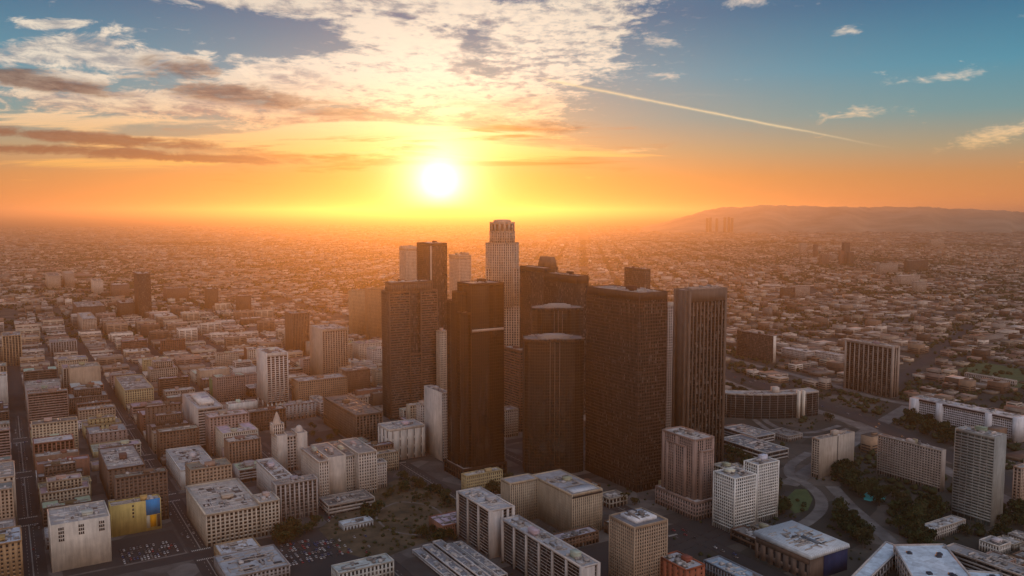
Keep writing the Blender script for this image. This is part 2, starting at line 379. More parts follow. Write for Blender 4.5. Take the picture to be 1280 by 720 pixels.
FOOT = []        # footprints (grid bounds b0,b1,a0,a1) taken so far
class Building:
    def __init__(s, name, label, cat, org, rot, wall, roof, glass=(0.03, 0.032, 0.035), group=None, mirror=False):
        s.root = link(name, None, loc=(org[0], org[1], 0), rot=rot); tag(s.root, label, cat, group)
        s.wall = MB(); s.glz = MB(); s.roof = MB(); s.roofs = [s.roof]; s.pipe = MB(); s.dark = MB(); s.wc = wall; s.rc = roof; s.gc = glass; s.mirror = mirror; s.org = np.array(org); s.rot = rot
    def tier(s, poly, z0, z1, stl=PUNCH, edges=None, roof=True, first=True):
        n = len(poly); P = np.array(poly, float); par = 1.0
        rz = z1 - par if roof else z1
        s.glz.prism([tuple(p) for p in P], z0, rz, top=False)
        if roof: m_ = MB(); m_.fan([tuple(p) for p in P], rz); s.roofs.append(m_)
        B = []
        def bars(p, t, nr, s0, s1, d0, d1, za, zb):
            s0, s1, za, zb = np.broadcast_arrays(np.atleast_1d(np.asarray(s0, float)), s1, za, zb)
            def c(sv, dv, zv):
                xy = p[None] + t[None] * sv[:, None] + nr[None] * dv
                return np.concatenate([xy, np.asarray(zv, float)[:, None]], 1)
            B.append(np.stack([c(s0, d1, za), c(s1, d1, za), c(s1, d0, za), c(s0, d0, za), c(s0, d1, zb), c(s1, d1, zb), c(s1, d0, zb), c(s0, d0, zb)], 1))
        for i in range(n):
            p = P[i]; e = P[(i + 1) % n] - p; L = float(np.hypot(*e)); t = e / L; nr = np.array((t[1], -t[0]))
            k = (edges or {}).get(i, stl)
            if k is None:      # a blind wall
                bars(p, t, nr, 0.0, L, -.05, stl['sd'] + .02, z0, z1 - .02); continue
            pd, sd = k['pd'], k['sd']; gf = k['gf'] if first else 0.0
            nf = max(1, round((z1 - k['tb'] - z0 - gf) / k['fh'])); fh = (z1 - k['tb'] - z0 - gf) / nf
            zz = z0 + gf + np.arange(nf) * fh
            if k['sh']: bars(p, t, nr, 0.02, L - .02, -.05, sd, zz - (k['sh'] * .5 if gf else 0), zz + k['sh'] * .5)
            if k['sp']:
                m = max(1, round(L / k['sp'])); c = np.arange(0, m + 1) * (L / m); a = np.clip(c - k['pw'] / 2, 0, L); b = np.clip(c + k['pw'] / 2, 0, L)
                bars(p, t, nr, a, b, -.05, pd, z0, z1 - k['tb'] + .01)
            for (f0, f1) in k['solid']:
                bars(p, t, nr, L * f0, L * f1, -.05, pd + .06, z0, z1 - k['tb'] + .02)
            bars(p, t, nr, 0.0, L, -.35 if roof else -.05, pd + .03, z1 - k['tb'], z1)
            if k['cornice'] and roof: bars(p, t, nr, -.1, L + .1, -.40, pd + .03 + k['cornice'], z1 - .55, z1 + .06)
        for i in range(n):  # corner posts
            q = stl['pd'] + .045 if not edges else max((k['pd'] if k else stl['pd']) for k in [(edges.get(j, stl)) for j in (i, (i - 1) % n)]) + .045
            x, y = P[i]; s.wall.box(x - q, x + q, y - q, y + q, z0, z1 - .03 if roof else z1)
        s.wall.boxes(np.concatenate(B))
        return rz
    def mass(s, x0, x1, y0, y1, z0, z1): s.wall.box(x0, x1, y0, y1, z0, z1)
    def part(s, name, mb, m, color, label=None):
        o = link(name, mb.mesh(name, [m]), s.root, color)
        if label: o['label'] = label
        return o
    def unit(s, kind_, x, y, z, sx, sy, sz, color=(.35, .34, .33)):
        nm = {'u_ac': 'air_conditioner', 'u_ph': 'penthouse', 'u_tank': 'water_tank', 'u_duct': 'roof_duct'}[kind_]
        o = link(nm, M[kind_], s.root, color, (x, y, z)); o.scale = (sx, sy, sz); return o
    def clutter(s, x0, x1, y0, y1, z, n=3, pent=True, rs=None):
        rs = rs or rng; w, d = x1 - x0, y1 - y0
        if w < 5 or d < 5: return
        if pent:
            a, b = min(w * .4, rs.uniform(5, 11)), min(d * .4, rs.uniform(5, 11))
            s.unit('u_ph', x0 + w * rs.uniform(.3, .7), y0 + d * rs.uniform(.3, .7), z, a, b, rs.uniform(3, 5.5), tuple(c * rs.uniform(.8, 1.1) for c in s.wc))
        for _ in range(4 + int(w * d / 90)):
            x, y = x0 + w * rs.uniform(.06, .94), y0 + d * rs.uniform(.06, .94); t = rs.random()
            if t < .5: L = min(rs.uniform(4, 16), w * .5); s.pipe.box(max(x0, x - L), min(x1, x + L * .5), y - .3, y + .3, z, z + rs.uniform(.5, 1.1))
            elif t < .8: L = min(rs.uniform(4, 16), d * .5); s.pipe.box(x - .3, x + .3, max(y0, y - L), min(y1, y + L * .5), z, z + rs.uniform(.5, 1.1))
            else: a = rs.uniform(.8, 1.8); s.pipe.box(x - a, x + a, y - a, y + a, z, z + rs.uniform(.8, 1.8))
        for _ in range(2 + int(w * d / 200)):
            x, y = x0 + w * rs.uniform(.12, .88), y0 + d * rs.uniform(.12, .88); a, c = min(rs.uniform(1, 5), w * .12), min(rs.uniform(1, 5), d * .12); k0 = z + .02 + .012 * len(s.dark.v); s.dark.box(x - a, x + a, y - c, y + c, z - .05, k0)
        for _ in range(n):
            k = rs.choice(['u_ac', 'u_ac', 'u_duct', 'u_tank'] if rs.random() < .5 else ['u_ac', 'u_duct'])
            g = rs.uniform(.12, .5); a = rs.uniform(2, 4.5)
            sx, sy = (a, a) if k != 'u_duct' else ((a * 2.2, 1.2) if rs.random() < .5 else (1.2, a * 2.2))
            s.unit(k, x0 + w * rs.uniform(.15, .85), y0 + d * rs.uniform(.15, .85), z, min(sx, w * .5), min(sy, d * .5), rs.uniform(1.4, 3), (g, g * .98, g * .96))
    def done(s):
        link('wall', s.wall.mesh('wall', [M['wall']]), s.root, s.wc)
        if s.glz.n: kind(link('glazing', s.glz.mesh('glazing', [M['mirror' if s.mirror else 'glass']]), s.root, s.gc), 'stuff')
        if s.pipe.n: kind(link('roof_fittings', s.pipe.mesh('roof_fittings', [M['metal']]), s.root, rng.choice([(.5, .49, .48), (.2, .19, .18), (.36, .33, .3)])), 'stuff')  # separate pipe runs and vent boxes gathered in one mesh
        if s.dark.n: kind(link('tar_patching', s.dark.mesh('tar_patching', [M['roof']]), s.root, rng.choice([(.07, .065, .06), (.12, .11, .10), (.55, .53, .5)])), 'stuff')
        for m_ in s.roofs:
            if m_.n: link('roof', m_.mesh('roof', [M['roof']]), s.root, s.rc)
        return s.root

def solve_box(xl, xc, xr, yt, yb, rot=None):
    """near bottom corner, width along the cross street, depth along the avenue and height of a box whose near edge stands at xc"""
    rot = TH if rot is None else rot
    bx = np.array((math.cos(rot), math.sin(rot))); ax = np.array((-math.sin(rot), math.cos(rot)))
    p = at(xc, yb)
    lo, hi = -50.0, 500.0
    for _ in range(50):
        mid = (lo + hi) / 2
        if proj(p[0], p[1], mid)[1] > yt: lo = mid
        else: hi = mid
    h = lo
    def ext(v, x, sgn):
        lo, hi = 0.0, 600.0
        for _ in range(50):
            mid = (lo + hi) / 2; q = p + v * mid
            if sgn * (proj(q[0], q[1], h * .5)[0] - x) < 0: lo = mid
            else: hi = mid
        return lo
    return p, max(ext(bx, xr, 1), 3), max(ext(ax, xl, -1), 3), h, rot
def take(p, w, d, rot, pad=2):
    c = [p, p + np.array((math.cos(rot), math.sin(rot))) * w, p + np.array((-math.sin(rot), math.cos(rot))) * d]; c.append(c[1] + c[2] - p)
    g = [w2g(q) for q in c]; FOOT.append((min(q[0] for q in g) - pad, max(q[0] for q in g) + pad, min(q[1] for q in g) - pad, max(q[1] for q in g) + pad))

# ---------------------------------------------------------------- the towers and blocks one can tell apart
DBG = []
def hero(name, label, cat, q, stl, wall, roof=(.30, .28, .26), glass=(.03, .032, .036), n=4, edges=None, mirror=False, group=None, rot=None, pent=True, dims=None, fin=True, seed=None):
    p, w, d, h, rt = solve_box(*q, rot=rot)
    if dims: w, d = dims[0] or w, dims[1] or d
    take(p, w, d, rt); DBG.append((name, label[:30], [round(x) for x in w2g(p)], round(w), round(d), round(h)))
    b = Building(name, label, cat, p, rt, wall, roof, glass, group, mirror); b.w, b.d, b.h = w, d, h
    if fin:
        z = b.tier(rect(w, d), 0, h, stl, edges)
        b.clutter(1, w - 1, 1, d - 1, z, n, pent, random.Random(seed or hash_(label))); b.done()
    return b
def hash_(t):
    v = 7
    for c in t: v = (v * 131 + ord(c)) % 1000003
    return v
BEIGE = (.36, .31, .25); CREAM = (.44, .40, .33); WHITE = (.58, .56, .52); BROWN = (.13, .085, .058); BRICK = (.20, .10, .065); GREY = (.30, .29, .28); TAN = (.33, .25, .18); PINK = (.30, .22, .19); DARK = (.055, .045, .04)

# --- the cluster of towers
def round_tower():
    p = at(628, 487); D = p[1]; s = D / F
    b = Building('round_tower', 'tallest pale tower with round stepped crown, below and beside the sun', 'tower', p, 0, (.40, .33, .26), (.3, .28, .25), (.035, .03, .03))
    def ring(r, n=16, a0=0.0, sq=0.0):
        o = []
        for k in range(n):
            a = 2 * math.pi * (k + .5) / n + a0; rr = r * (1 + sq * (abs(math.cos(2 * a)) * -1 + .5)); o.append((rr * math.cos(a), rr * math.sin(a)))
        return o
    S1 = style(fh=4.4, sp=4.6, pw=1.9, sh=2.1, pd=.5, sd=.4, tb=2)
    hz = lambda py: CAM_H - (py - 265) * s
    # lower stages carry squared shoulders, the upper ones are round
    b.tier(ring(23.5 * s, 8), 0, hz(470), S1)
    b.tier([(-20 * s, -16 * s), (27 * s, -16 * s), (27 * s, 16 * s), (-20 * s, 16 * s)], hz(470) - .8, hz(381), S1, first=False)
    b.tier([(-20 * s, -15 * s), (24 * s, -15 * s), (24 * s, 15 * s), (-20 * s, 15 * s)], hz(381) - .8, hz(334), S1, first=False)
    b.tier(ring(20.8 * s, 16), hz(381) - .8, hz(303), S1, first=False)
    b.tier(ring(15.8 * s, 16), hz(303) - .8, hz(289), S1, first=False)
    b.tier(ring(15.4 * s, 16), hz(289) - .8, hz(277.5), style(fh=14, sp=6.2, pw=3.6, sh=3, tb=4, pd=.7), first=False)
    m = MB(); z = hz(277.5) - 1; m.lathe(0, 0, [(11 * s, z), (11 * s, z + 4), (9 * s, z + 5), (.01, z + 5)], 20); b.part('crown', m, M['wall'], (.34, .28, .22))
    m = MB(); m.lathe(0, 0, [(7 * s, z + 5), (7 * s, z + 5.5), (.01, z + 5.6)], 20); b.part('landing_pad', m, M['metal'], (.3, .3, .3))
    b.done(); FOOT.append((*[w2g(p)[0] + k for k in (-45, 45)], *[w2g(p)[1] + k for k in (-45, 45)]))
round_tower()
b = hero('office_tower', 'slim dark bronze tower left of the round crowned tower, pale line down its corner', 'tower', (522, 540, 559, 304, 478), st(FINS, sp=3.2, pw=.6, pd=.4, sh=.8, tb=5), (.06, .04, .03), fin=False)
b.tier(rect(b.w, b.d), 0, b.h, st(FINS, sp=3.2, pw=.6, pd=.4, sh=.8, tb=5)); m = MB(); m.box(-.9, .9, -.9, .9, 0, b.h - 5); b.part('corner_column', m, M['wall'], (.5, .42, .34)); b.clutter(4, b.w - 4, 4, b.d - 4, b.h - 1, 3); b.done()
hero('office_tower', 'pale distant tower just left of the slim dark bronze tower', 'tower', (500, 509, 523, 308, 425), st(PUNCH, tb=10), (.42, .33, .25), n=2)
b = hero('office_tower', 'pale distant tower with flared notched top between bronze tower and round tower', 'tower', (562, 575, 589, 318, 430), st(NARROW, sp=3.4, tb=5), (.42, .34, .27), fin=False)
b.tier(rect(b.w, b.d), 0, b.h - 6, st(NARROW, sp=3.4, tb=5)); b.tier(rect(b.w + 1.6, b.d + 1.6, -.8, -.8), b.h - 6.8, b.h - 2, style(fh=5, sp=4, tb=3), first=False); b.tier(rect(b.w * .3, b.d * .5, b.w * .7, b.d * .2), b.h - 3, b.h + 3, style(fh=5, tb=3), first=False); b.clutter(3, b.w * .6, 3, b.d - 3, b.h - 3, 2); b.done()
hero('stone_building', 'small old tower top peeking out left of the round tower', 'building', (594, 600, 608, 350, 440), NARROW, (.30, .22, .15), n=1)

b = hero('office_tower', 'brown tower with horizontal window bands and a recessed dark slot down its face', 'tower', (478, 489, 547, 365, 525), BAND, (.15, .095, .065), fin=False)
w, d, h = b.w, b.d, b.h; s = w / 58.0; band = style(fh=3.9, sp=0, pw=0, sh=2.0, sd=.45, pd=.5, tb=3)
dk = style(fh=3.9, sp=2.4, pw=.4, sh=.4, pd=.3, sd=.2, tb=3)
b.tier(rect(24 * s, d), 0, h, band, {3: dk, 1: dk}); b.tier(rect(w - 38 * s, d, 38 * s, 0), 0, h, band, {3: dk})
b.tier(rect(14 * s, d - 5, 24 * s, 5), 0, h - 1.2, dk); b.tier(rect(14 * s - 1, 5, 24 * s + .5, .4), 0, h - 98, band)
b.tier(rect(w - 8 * s, d - 8, 4 * s, 6), h - 1.6, h + 14, style(fh=16, sp=3, pw=2.2, sh=2, tb=4), first=False); b.clutter(8, w - 12, 10, d - 6, h + 13, 4); b.done()

# dark faceted tower with stepped left shoulder
b = hero('glass_tower', 'dark bronze glass tower with stepped left shoulder on a pale stone podium', 'tower', (558, 580, 630, 355, 601), CURT, (.045, .026, .017), fin=False, mirror=True, glass=(.016, .010, .007), roof=(.3, .27, .25))
w, d, h = b.w, b.d, b.h; cs = style(fh=3.9, sp=2.9, pw=.12, sh=.35, pd=.10, sd=.07, gf=10, tb=3, cornice=0)
b.tier(rect(w * .80, d * .80, w * .20, 0), 14, h, cs, first=False); b.tier(rect(w * .86, d * .55, w * .10, d * .32), 14, h - 11, cs, first=False); b.tier(rect(w * .92, d * .5, w * .02, d * .5), 14, h - 22, cs, first=False)
b.tier([(w * .04, d * .10), (w * .2, d * .04), (w * .2, d * .4), (w * .04, d * .45)], 14, h - 34, cs, first=False)
b.tier(rect(w + 4, d + 4, -2, -2), 0, 15, style(fh=7, sp=6, pw=1.6, sh=1.6, gf=6, tb=3, pd=.8)); m = MB(); m.box(w * .21, w * .99, -.5, -.1, h - 58, h - 55); b.part('sill_band', m, M['metal'], (.42, .32, .25)); b.clutter(w * .3, w * .9, 6, d * .7, h - 1, 6); b.done()

b = hero('office_tower', 'broad dark brown slab tower behind the curved glass towers', 'tower', (650, 719, 735, 345, 520), dk, (.05, .03, .021), fin=False, roof=(.35, .28, .22))
w, d, h = b.w, b.d, b.h; b.tier(rect(w, d * .55), 0, h, st(dk, tb=12)); b.tier(rect(w * .9, d * .45 - .8, 0, d * .55 + .8), 0, h + 7, st(dk, tb=7)); b.clutter(3, w - 3, 5, d * .5, h - 1, 5); b.done()
b = hero('office_tower', 'dark tower with a tapered pent roof rising behind the broad brown slab', 'tower', (671, 688, 697, 334, 452), dk, (.08, .052, .037), fin=False)
w, d, h = b.w, b.d, b.h; b.tier(rect(w, d), 0, h, dk); m = MB(); t = h - .9; k = .14
m.boxes([[(1, 1, t), (w - 1, 1, t), (w - 1, d - 1, t), (1, d - 1, t), (w * k, d * k, t + 22), (w * (1 - k), d * k, t + 22), (w * (1 - k), d * (1 - k), t + 22), (w * k, d * (1 - k), t + 22)]]); b.part('hipped_crown', m, M['wall'], (.13, .09, .065)); b.done()
hero('office_tower', 'banded brown block seen between the bronze glass tower and the curved glass tower', 'tower', (629, 650, 659, 438, 540), style(fh=3.9, sp=0, pw=0, sh=1.9, sd=.4, tb=4), (.16, .09, .06), n=2, roof=(.4, .35, .3))
hero('office_tower', 'plain dark brown tower top standing behind the square gridded tower', 'tower', (780, 805, 812, 336, 470), dk, (.15, .09, .06), n=2)
hero('office_tower', 'narrow pale slab seen in the gap between gridded tower and ribbed tower', 'tower', (820, 826, 846, 383, 560), st(NARROW, sp=3.4), (.40, .36, .33), n=1)

def curved_tower(q, label, group=None, wall=(.07, .055, .045)):
    xl, xc, xr, yt, yb = q; p = at(xc, yb); s = p[1] / F; h = CAM_H - (yt - 265) * s * 1.0
    p, _, _, h, _ = solve_box(xc - 5, xc, xc + 5, yt, yb, rot=0); r = R(4); WL, WR = (xc - xl) * s, (xr - xc) * s
    b = Building('glass_tower', label, 'tower', p, r, wall, (.20, .17, .15), (.018, .015, .011), group, True)
    def front(t): return float(np.interp(t, [0, .12, .36, .44, .56, .64, .88, 1], [0, -5.5, -8.5, -5.5, -5.5, -8.5, -5.5, 0]))
    D = (WL + WR) * .62; FOOT.append((*[w2g(p)[0] + k for k in (-60, 60)], *[w2g(p)[1] + k for k in (-20, D + 30)]))
    def outline(k, cut=1.0):
        pts = []
        for t in np.linspace(0, 1, 13):
            x = -WL + (WL + WR) * t; bow = front(t); pts.append((x * k, bow + 6))
        pts += [(WR * k, D * .7), (WR * .6, D), (-WL * .6, D), (-WL * k, D * .7)]
        return pts
    c = style(fh=3.9, sp=2.6, pw=.12, sh=.35, pd=.10, sd=.06, gf=9, tb=3.2, cornice=0)
    b.tier(outline(1.0), 0, h, c)
    # paler strips standing in for a vertical streak highlight, a raised round rim over the curved front and a lower wing on the right
    m = MB()
    for t in (.42, .50, .58): x = -WL + (WL + WR) * t; m.box(x - .4, x + .4, front(t) + 5.3, front(t) + 6.2, 12, h - 4)
    b.part('highlight_strips', m, M['metal'], (.11, .09, .07))
    m = MB(); n = 28; cx, cy = (WR - WL) * .5 * .8, D * .32
    rx, ry = (WL + WR) * .27, D * .20
    o = [(cx + rx * math.cos(a), cy + ry * math.sin(a)) for a in np.linspace(0, 2 * math.pi, n, endpoint=False)]; m.prism(o, h - 1.2, h + 3.0); m.prism([(cx + (x - cx) * .7, cy + (y - cy) * .7) for x, y in o], h + 2.9, h + 4.4); b.part('oval_roof', m, M['metal'], (.34, .31, .29))
    m = MB()
    for i in range(12):
        (x0, y0), (x1, y1) = outline(1.03)[i], outline(1.03)[i + 1]
        m.boxes([[(x0, y0 - .8, h - .4), (x1, y1 - .8, h - .4), (x1, y1 + 1.6, h - .4), (x0, y0 + 1.6, h - .4), (x0, y0 - .8, h + .5), (x1, y1 - .8, h + .5), (x1, y1 + 1.6, h + .5), (x0, y0 + 1.6, h + .5)]])
    b.part('canopy_rim', m, M['metal'], (.20, .175, .155))
    b.clutter(-WL * .8, WR * .8, D * .55, D * .9, h - 1, 5, False); b.done(); return b
curved_tower((665, 697, 729, 385, 560), 'farther and taller curved bronze glass tower with oval roof')
curved_tower((655, 692, 731, 424, 592), 'nearer curved bronze glass tower with oval roof rising behind the beige apartments')

b = hero('office_tower', 'massive dark tower with a fine square window grid on two faces', 'tower', (733, 796, 832, 366, 616), style(fh=3.9, sp=2.35, pw=.75, sh=1.15, pd=.42, sd=.32, tb=9, gf=9, cornice=0), (.082, .048, .031), n=5, glass=(.006, .005, .005), roof=(.3, .26, .23))
# ribbed tower
b = hero('office_tower', 'dark tower with pale vertical ribs, plain top band and tan left flank', 'tower', (840, 855, 907, 363, 592), FINS, (.135, .102, .08), fin=False, glass=(.008, .008, .009))
w, d, h = b.w, b.d, b.h; ch = 3.5; oct_ = [(ch, 0), (w - ch, 0), (w, ch), (w, d - ch), (w - ch, d), (ch, d), (0, d - ch), (0, ch)]
fin_ = style(fh=3.9, sp=(w - 2 * ch) / 10, pw=1.15, sh=.2, pd=1.5, sd=.1, tb=15, gf=12, cornice=0); b.tier(oct_, 0, h, fin_, {5: None, 6: None, 7: None, 1: None, 0: fin_, 2: fin_, 3: fin_, 4: fin_})
m = MB(); m.box(w * .2, w * .9, d * .2, d * .8, h - 1.2, h + 1.5); b.part('plant_room', m, M['wall'], (.3, .24, .2)); m = MB(); m.lathe(w * .2, d * .5, [(.4, h), (.25, h + 14), (.01, h + 14)], 6); b.part('mast', m, M['metal'], (.2, .2, .2)); b.clutter(6, w - 6, 6, d - 6, h + 1.4, 3, False); b.done()

# stepped pink residential tower
b = hero('apartment_tower', 'pinkish brown stepped apartment tower in front of the ribbed tower', 'tower', (823, 869, 899, 552, 650), NARROW, PINK, fin=False, roof=(.45, .42, .40))
w, d, h = b.w, b.d, b.h; nr = style(fh=3.0, sp=2.9, pw=1.1, sh=1.2, pd=.5, sd=.25, tb=2, gf=2, solid=((.0, .08), (.42, .50), (.92, 1)))
b.tier(rect(w + 3, d + 4, -1.5, -2), 0, 20, style(fh=4, sp=4, pw=1.8, sh=1.7, tb=3)); b.tier(rect(w * .8, d * .86, w * .1, d * .1), 19, h, nr, first=False); b.tier(rect(w * .95, d * .5, w * .03, d * .3), 19, h - 9, nr, first=False); b.tier(rect(w * .5, d * .94, w * .28, d * .03), 19, h - 12, nr, first=False); b.clutter(w * .15, w * .85, d * .15, d * .9, h - 1, 9); b.done()

# white lattice twins
tw = style(fh=3.1, sp=2.9, pw=.75, sh=1.25, pd=.75, sd=.6, tb=1.2, gf=5, cornice=0)
hero('apartment_tower', 'nearer of two adjoining white lattice apartment towers', 'tower', (892, 917, 944, 598, 668), tw, (.62, .64, .62), (.33, .34, .35), glass=(.025, .04, .045), n=6)
hero('apartment_tower', 'farther of two adjoining white lattice apartment towers', 'tower', (930, 945.5, 972, 581, 653), tw, (.62, .64, .62), (.33, .34, .35), glass=(.025, .04, .045), n=5)

# beige angled apartments
b = hero('apartment_building', 'beige L shaped apartment building with ribbed walls below the curved glass tower', 'building', (674, 715, 752, 618, 672), NARROW, (.36, .30, .22), fin=False, roof=(.30, .31, .33))
w, d, h = b.w, b.d, b.h; rb = style(fh=3, sp=2.4, pw=1.5, sh=.9, pd=.5, sd=.15, tb=2.5, gf=3, cornice=0)
b.tier(rect(w, d + 14), 0, h, rb); b.tier([(-34, d + 2), (-.8, d + 2), (-.8, d + 20), (-34, d + 20)], 0, h, rb); b.clutter(2, w - 2, 2, d, h - 1, 3); m = MB(); m.box(4, w - 4, 3, 17, h - 1, h + .6); b.part('roof_deck', m, M['metal'], (.48, .52, .56)); m = MB(); m.box(-.3, w + .3, -.62, .2, h - 4.4, h - 2.6); b.part('dark_band', m, M['wall'], (.03, .03, .03)); b.done()
take(b.org - BX * 36 + AX * d, 40, 22, TH)
# tan tower at the bottom
b = hero('apartment_tower', 'tan square apartment tower with pale blue mechanical roof near the bottom edge', 'tower', (762, 792, 833, 659, 752), NARROW, (.33, .26, .19), fin=False, roof=(.16, .16, .17))
w, d, h = b.w, b.d, b.h; pn = style(fh=2.9, sp=2.5, pw=1.0, sh=1.25, pd=.6, sd=.4, tb=2.4, gf=3); dkslot = st(pn, solid=())
b.tier(rect(w, d), 0, h, pn); m = MB(); m.box(w * .22, w * .86, d * .22, d * .86, h - 1.2, h + 1.6); b.part('mechanical_deck', m, M['roof'], (.62, .66, .70)); m = MB(); m.box(w * .4, w * .62, d * .7, d * .86, h + 1.6, h + 3); b.part('hatch', m, M['metal'], (.06, .07, .08)); b.clutter(w * .25, w * .8, d * .25, d * .8, h + 1.6, 3, False); b.done()
# dark balcony slabs
bal = style(fh=2.9, sp=19, pw=2.4, sh=.14, pd=1.5, sd=.5, tb=1.4, gf=3, cornice=0); blank = None
b = hero('apartment_slab', 'shorter dark balcony slab with white end wall beside the brown hillside park', 'building', (573, 613, 641, 638, 698), bal, (.42, .40, .38), (.42, .42, .43), glass=(.012, .011, .012), n=8, fin=False)
w, d, h = b.w, b.d, b.h; b.tier(rect(w, d), 0, h, bal, {0: st(bal, solid=((0, .42),), sp=6)}); b.clutter(1, w - 1, 2, d - 2, h - 1, 9); b.done()
b = hero('apartment_slab', 'longer dark balcony slab at the bottom edge left of the tan square tower', 'building', (629, 727, 747, 708, 768), bal, (.42, .40, .38), (.42, .42, .43), glass=(.012, .011, .012), n=8, fin=False)
w, d, h = b.w, b.d, b.h; b.tier(rect(w, d), 0, h, bal, {0: st(bal, solid=((0, .75),), sp=6)})
for k in range(4): b.clutter(1, w - 1, d * k / 4 + 1, d * (k + 1) / 4 - 1, h - 1, 5, k % 2 == 0)
b.done()
b = hero('brick_building', 'brick red block with cluttered pale roof at bottom edge beside the tan tower', 'building', (824, 857, 880, 712, 760), st(PUNCH, sp=7, pw=5, sh=2.6), (.27, .09, .05), (.45, .46, .48), n=9)
# theatre with ribbed roof
b = hero('concert_hall', 'low theatre with a pale ribbed roof and one dark blue end wall', 'building', (945, 1012, 1058, 693, 727), PUNCH, (.14, .105, .085), fin=False)
w, d, h = b.w, b.d, b.h; b.tier(rect(w, d), 0, h - 4, style(fh=8, sp=9, pw=6, sh=4, tb=6), {0: None}, roof=False)
m = MB(); t = h - 4; m.boxes([[(-2, -2, t), (w + 2, -2, t), (w + 2, d + 2, t), (-2, d + 2, t), (-1.4, -1.4, t + 3.4), (w + 1.4, -1.4, t + 3.4), (w + 1.4, d + 1.4, t + 4.6), (-1.4, d + 1.4, t + 4.6)]]); b.part('ribbed_roof', m, M['ribbed'], (.60, .68, .74))
m = MB(); m.box(w * .35, w, -1.1, -.6, 0, t); b.part('blue_wall', m, M['wall'], (.02, .03, .09)); m = MB(); m.box(w * .5, w * .56, d * .2, d * .5, t + 3.8, t + 5.4); b.part('skylight', m, M['metal'], (.1, .13, .16))
b.clutter(3, w - 3, 4, d * .9, t + 4, 7, False); b.done()

# civic slabs on the right
b = hero('apartment_slab', 'tall grey green slab with fine horizontal bands near the right edge', 'tower', (1192, 1238, 1255, 546, 658), style(fh=3.1, sp=6.5, pw=.5, sh=1.5, pd=.35, sd=.45, tb=3, cornice=0), (.25, .275, .27), (.33, .33, .32), glass=(.04, .065, .065), n=4, edges={0: None, 2: None})
b = hero('apartment_slab', 'wide low beige slab facing a lawn with a pool, left of the grey green tower', 'building', (1097, 1175, 1181, 563, 615), style(fh=2.9, sp=3.4, pw=1.5, sh=1.5, pd=.3, sd=.4, tb=2, cornice=0), (.34, .31, .28), (.22, .2, .2), n=6, edges={0: None})
m = MB(); m.box(b.w * .2, b.w * .9, b.d * .42, b.d * .56, b.h - 1, b.h + 3); b.part('lift_house', m, M['wall'], (.42, .40, .38))
b = hero('apartment_slab', 'blank beige slab with white edge at the bend of the curved road', 'building', (1015, 1023, 1067, 549, 598), style(fh=2.9, sp=0, pw=0, sh=1.5, sd=.4, tb=2), (.38, .34, .29), n=4, edges={0: None, 3: style(fh=2.9, sp=3, pw=1.2, sh=1.6, tb=2)})
m = MB(); m.box(b.w * .50, b.w * .53, -.5, -.3, 0, b.h - 1); b.part('wall_joint', m, M['wall'], (.10, .09, .08)); m = MB(); m.box(b.w * .46, b.w * .6, 2, 8, b.h - 1, b.h + 5); b.part('lift_house', m, M['wall'], (.42, .38, .33))
hero('office_block', 'square dark office block with ten pale upright fins, beyond the freeway', 'building', (1057, 1114, 1122, 433, 497), st(FINS, sp=9, pw=1.3, pd=1.8, tb=4, fh=3.6, sh=.2, gf=9), (.34, .29, .25), (.4, .36, .33), glass=(.012, .011, .011), n=5)
b = hero('government_building', 'long white building with white end pylons and a dark roof edge', 'building', (1140, 1271, 1280, 523, 553), BAND, (.62, .65, .70), fin=False, roof=(.50, .50, .52), glass=(.07, .08, .09), dims=(22, 0))
w, d, h = b.w, b.d, b.h; b.tier(rect(w, d), 0, h - 4, style(fh=3.5, sp=3, pw=.5, sh=1.1, tb=1, cornice=0)); m = MB(); m.box(-2, w + 2, -2, d + 2, h - 3.6, h - 1.4); b.part('roof_edge', m, M['wall'], (.03, .03, .04))
m = MB(); m.box(-1.2, w + 1.2, -1.2, d + 1.2, h - 1.4, h); b.part('roof_slab', m, M['roof'], (.55, .53, .54))
for y0, y1 in ((-3, 6), (d * .22, d * .28), (d - 50, d - 40), (d - 12, d + 3)):
    m = MB(); m.box(-3, w + 1, y0, y1, 0, h - 1 if y0 > 0 else h + .5); b.part('pylon', m, M['wall'], (.66, .68, .72))
for k in range(5): b.clutter(1, w - 1, d * k / 5 + 1, d * (k + 1) / 5 - 1, h, 5, False)
b.done()
b = hero('office_slab', 'dark slab with a white end strip, beyond the freeway right of the ribbed tower', 'building', (921, 966, 970, 420, 453), style(fh=3.6, sp=4, pw=.4, sh=.9, tb=2), (.09, .065, .055), n=3, edges={0: None})
m = MB(); m.box(-.8, b.w * .9, -.9, -.5, 0, b.h); b.part('end_strip', m, M['wall'], (.62, .58, .52))
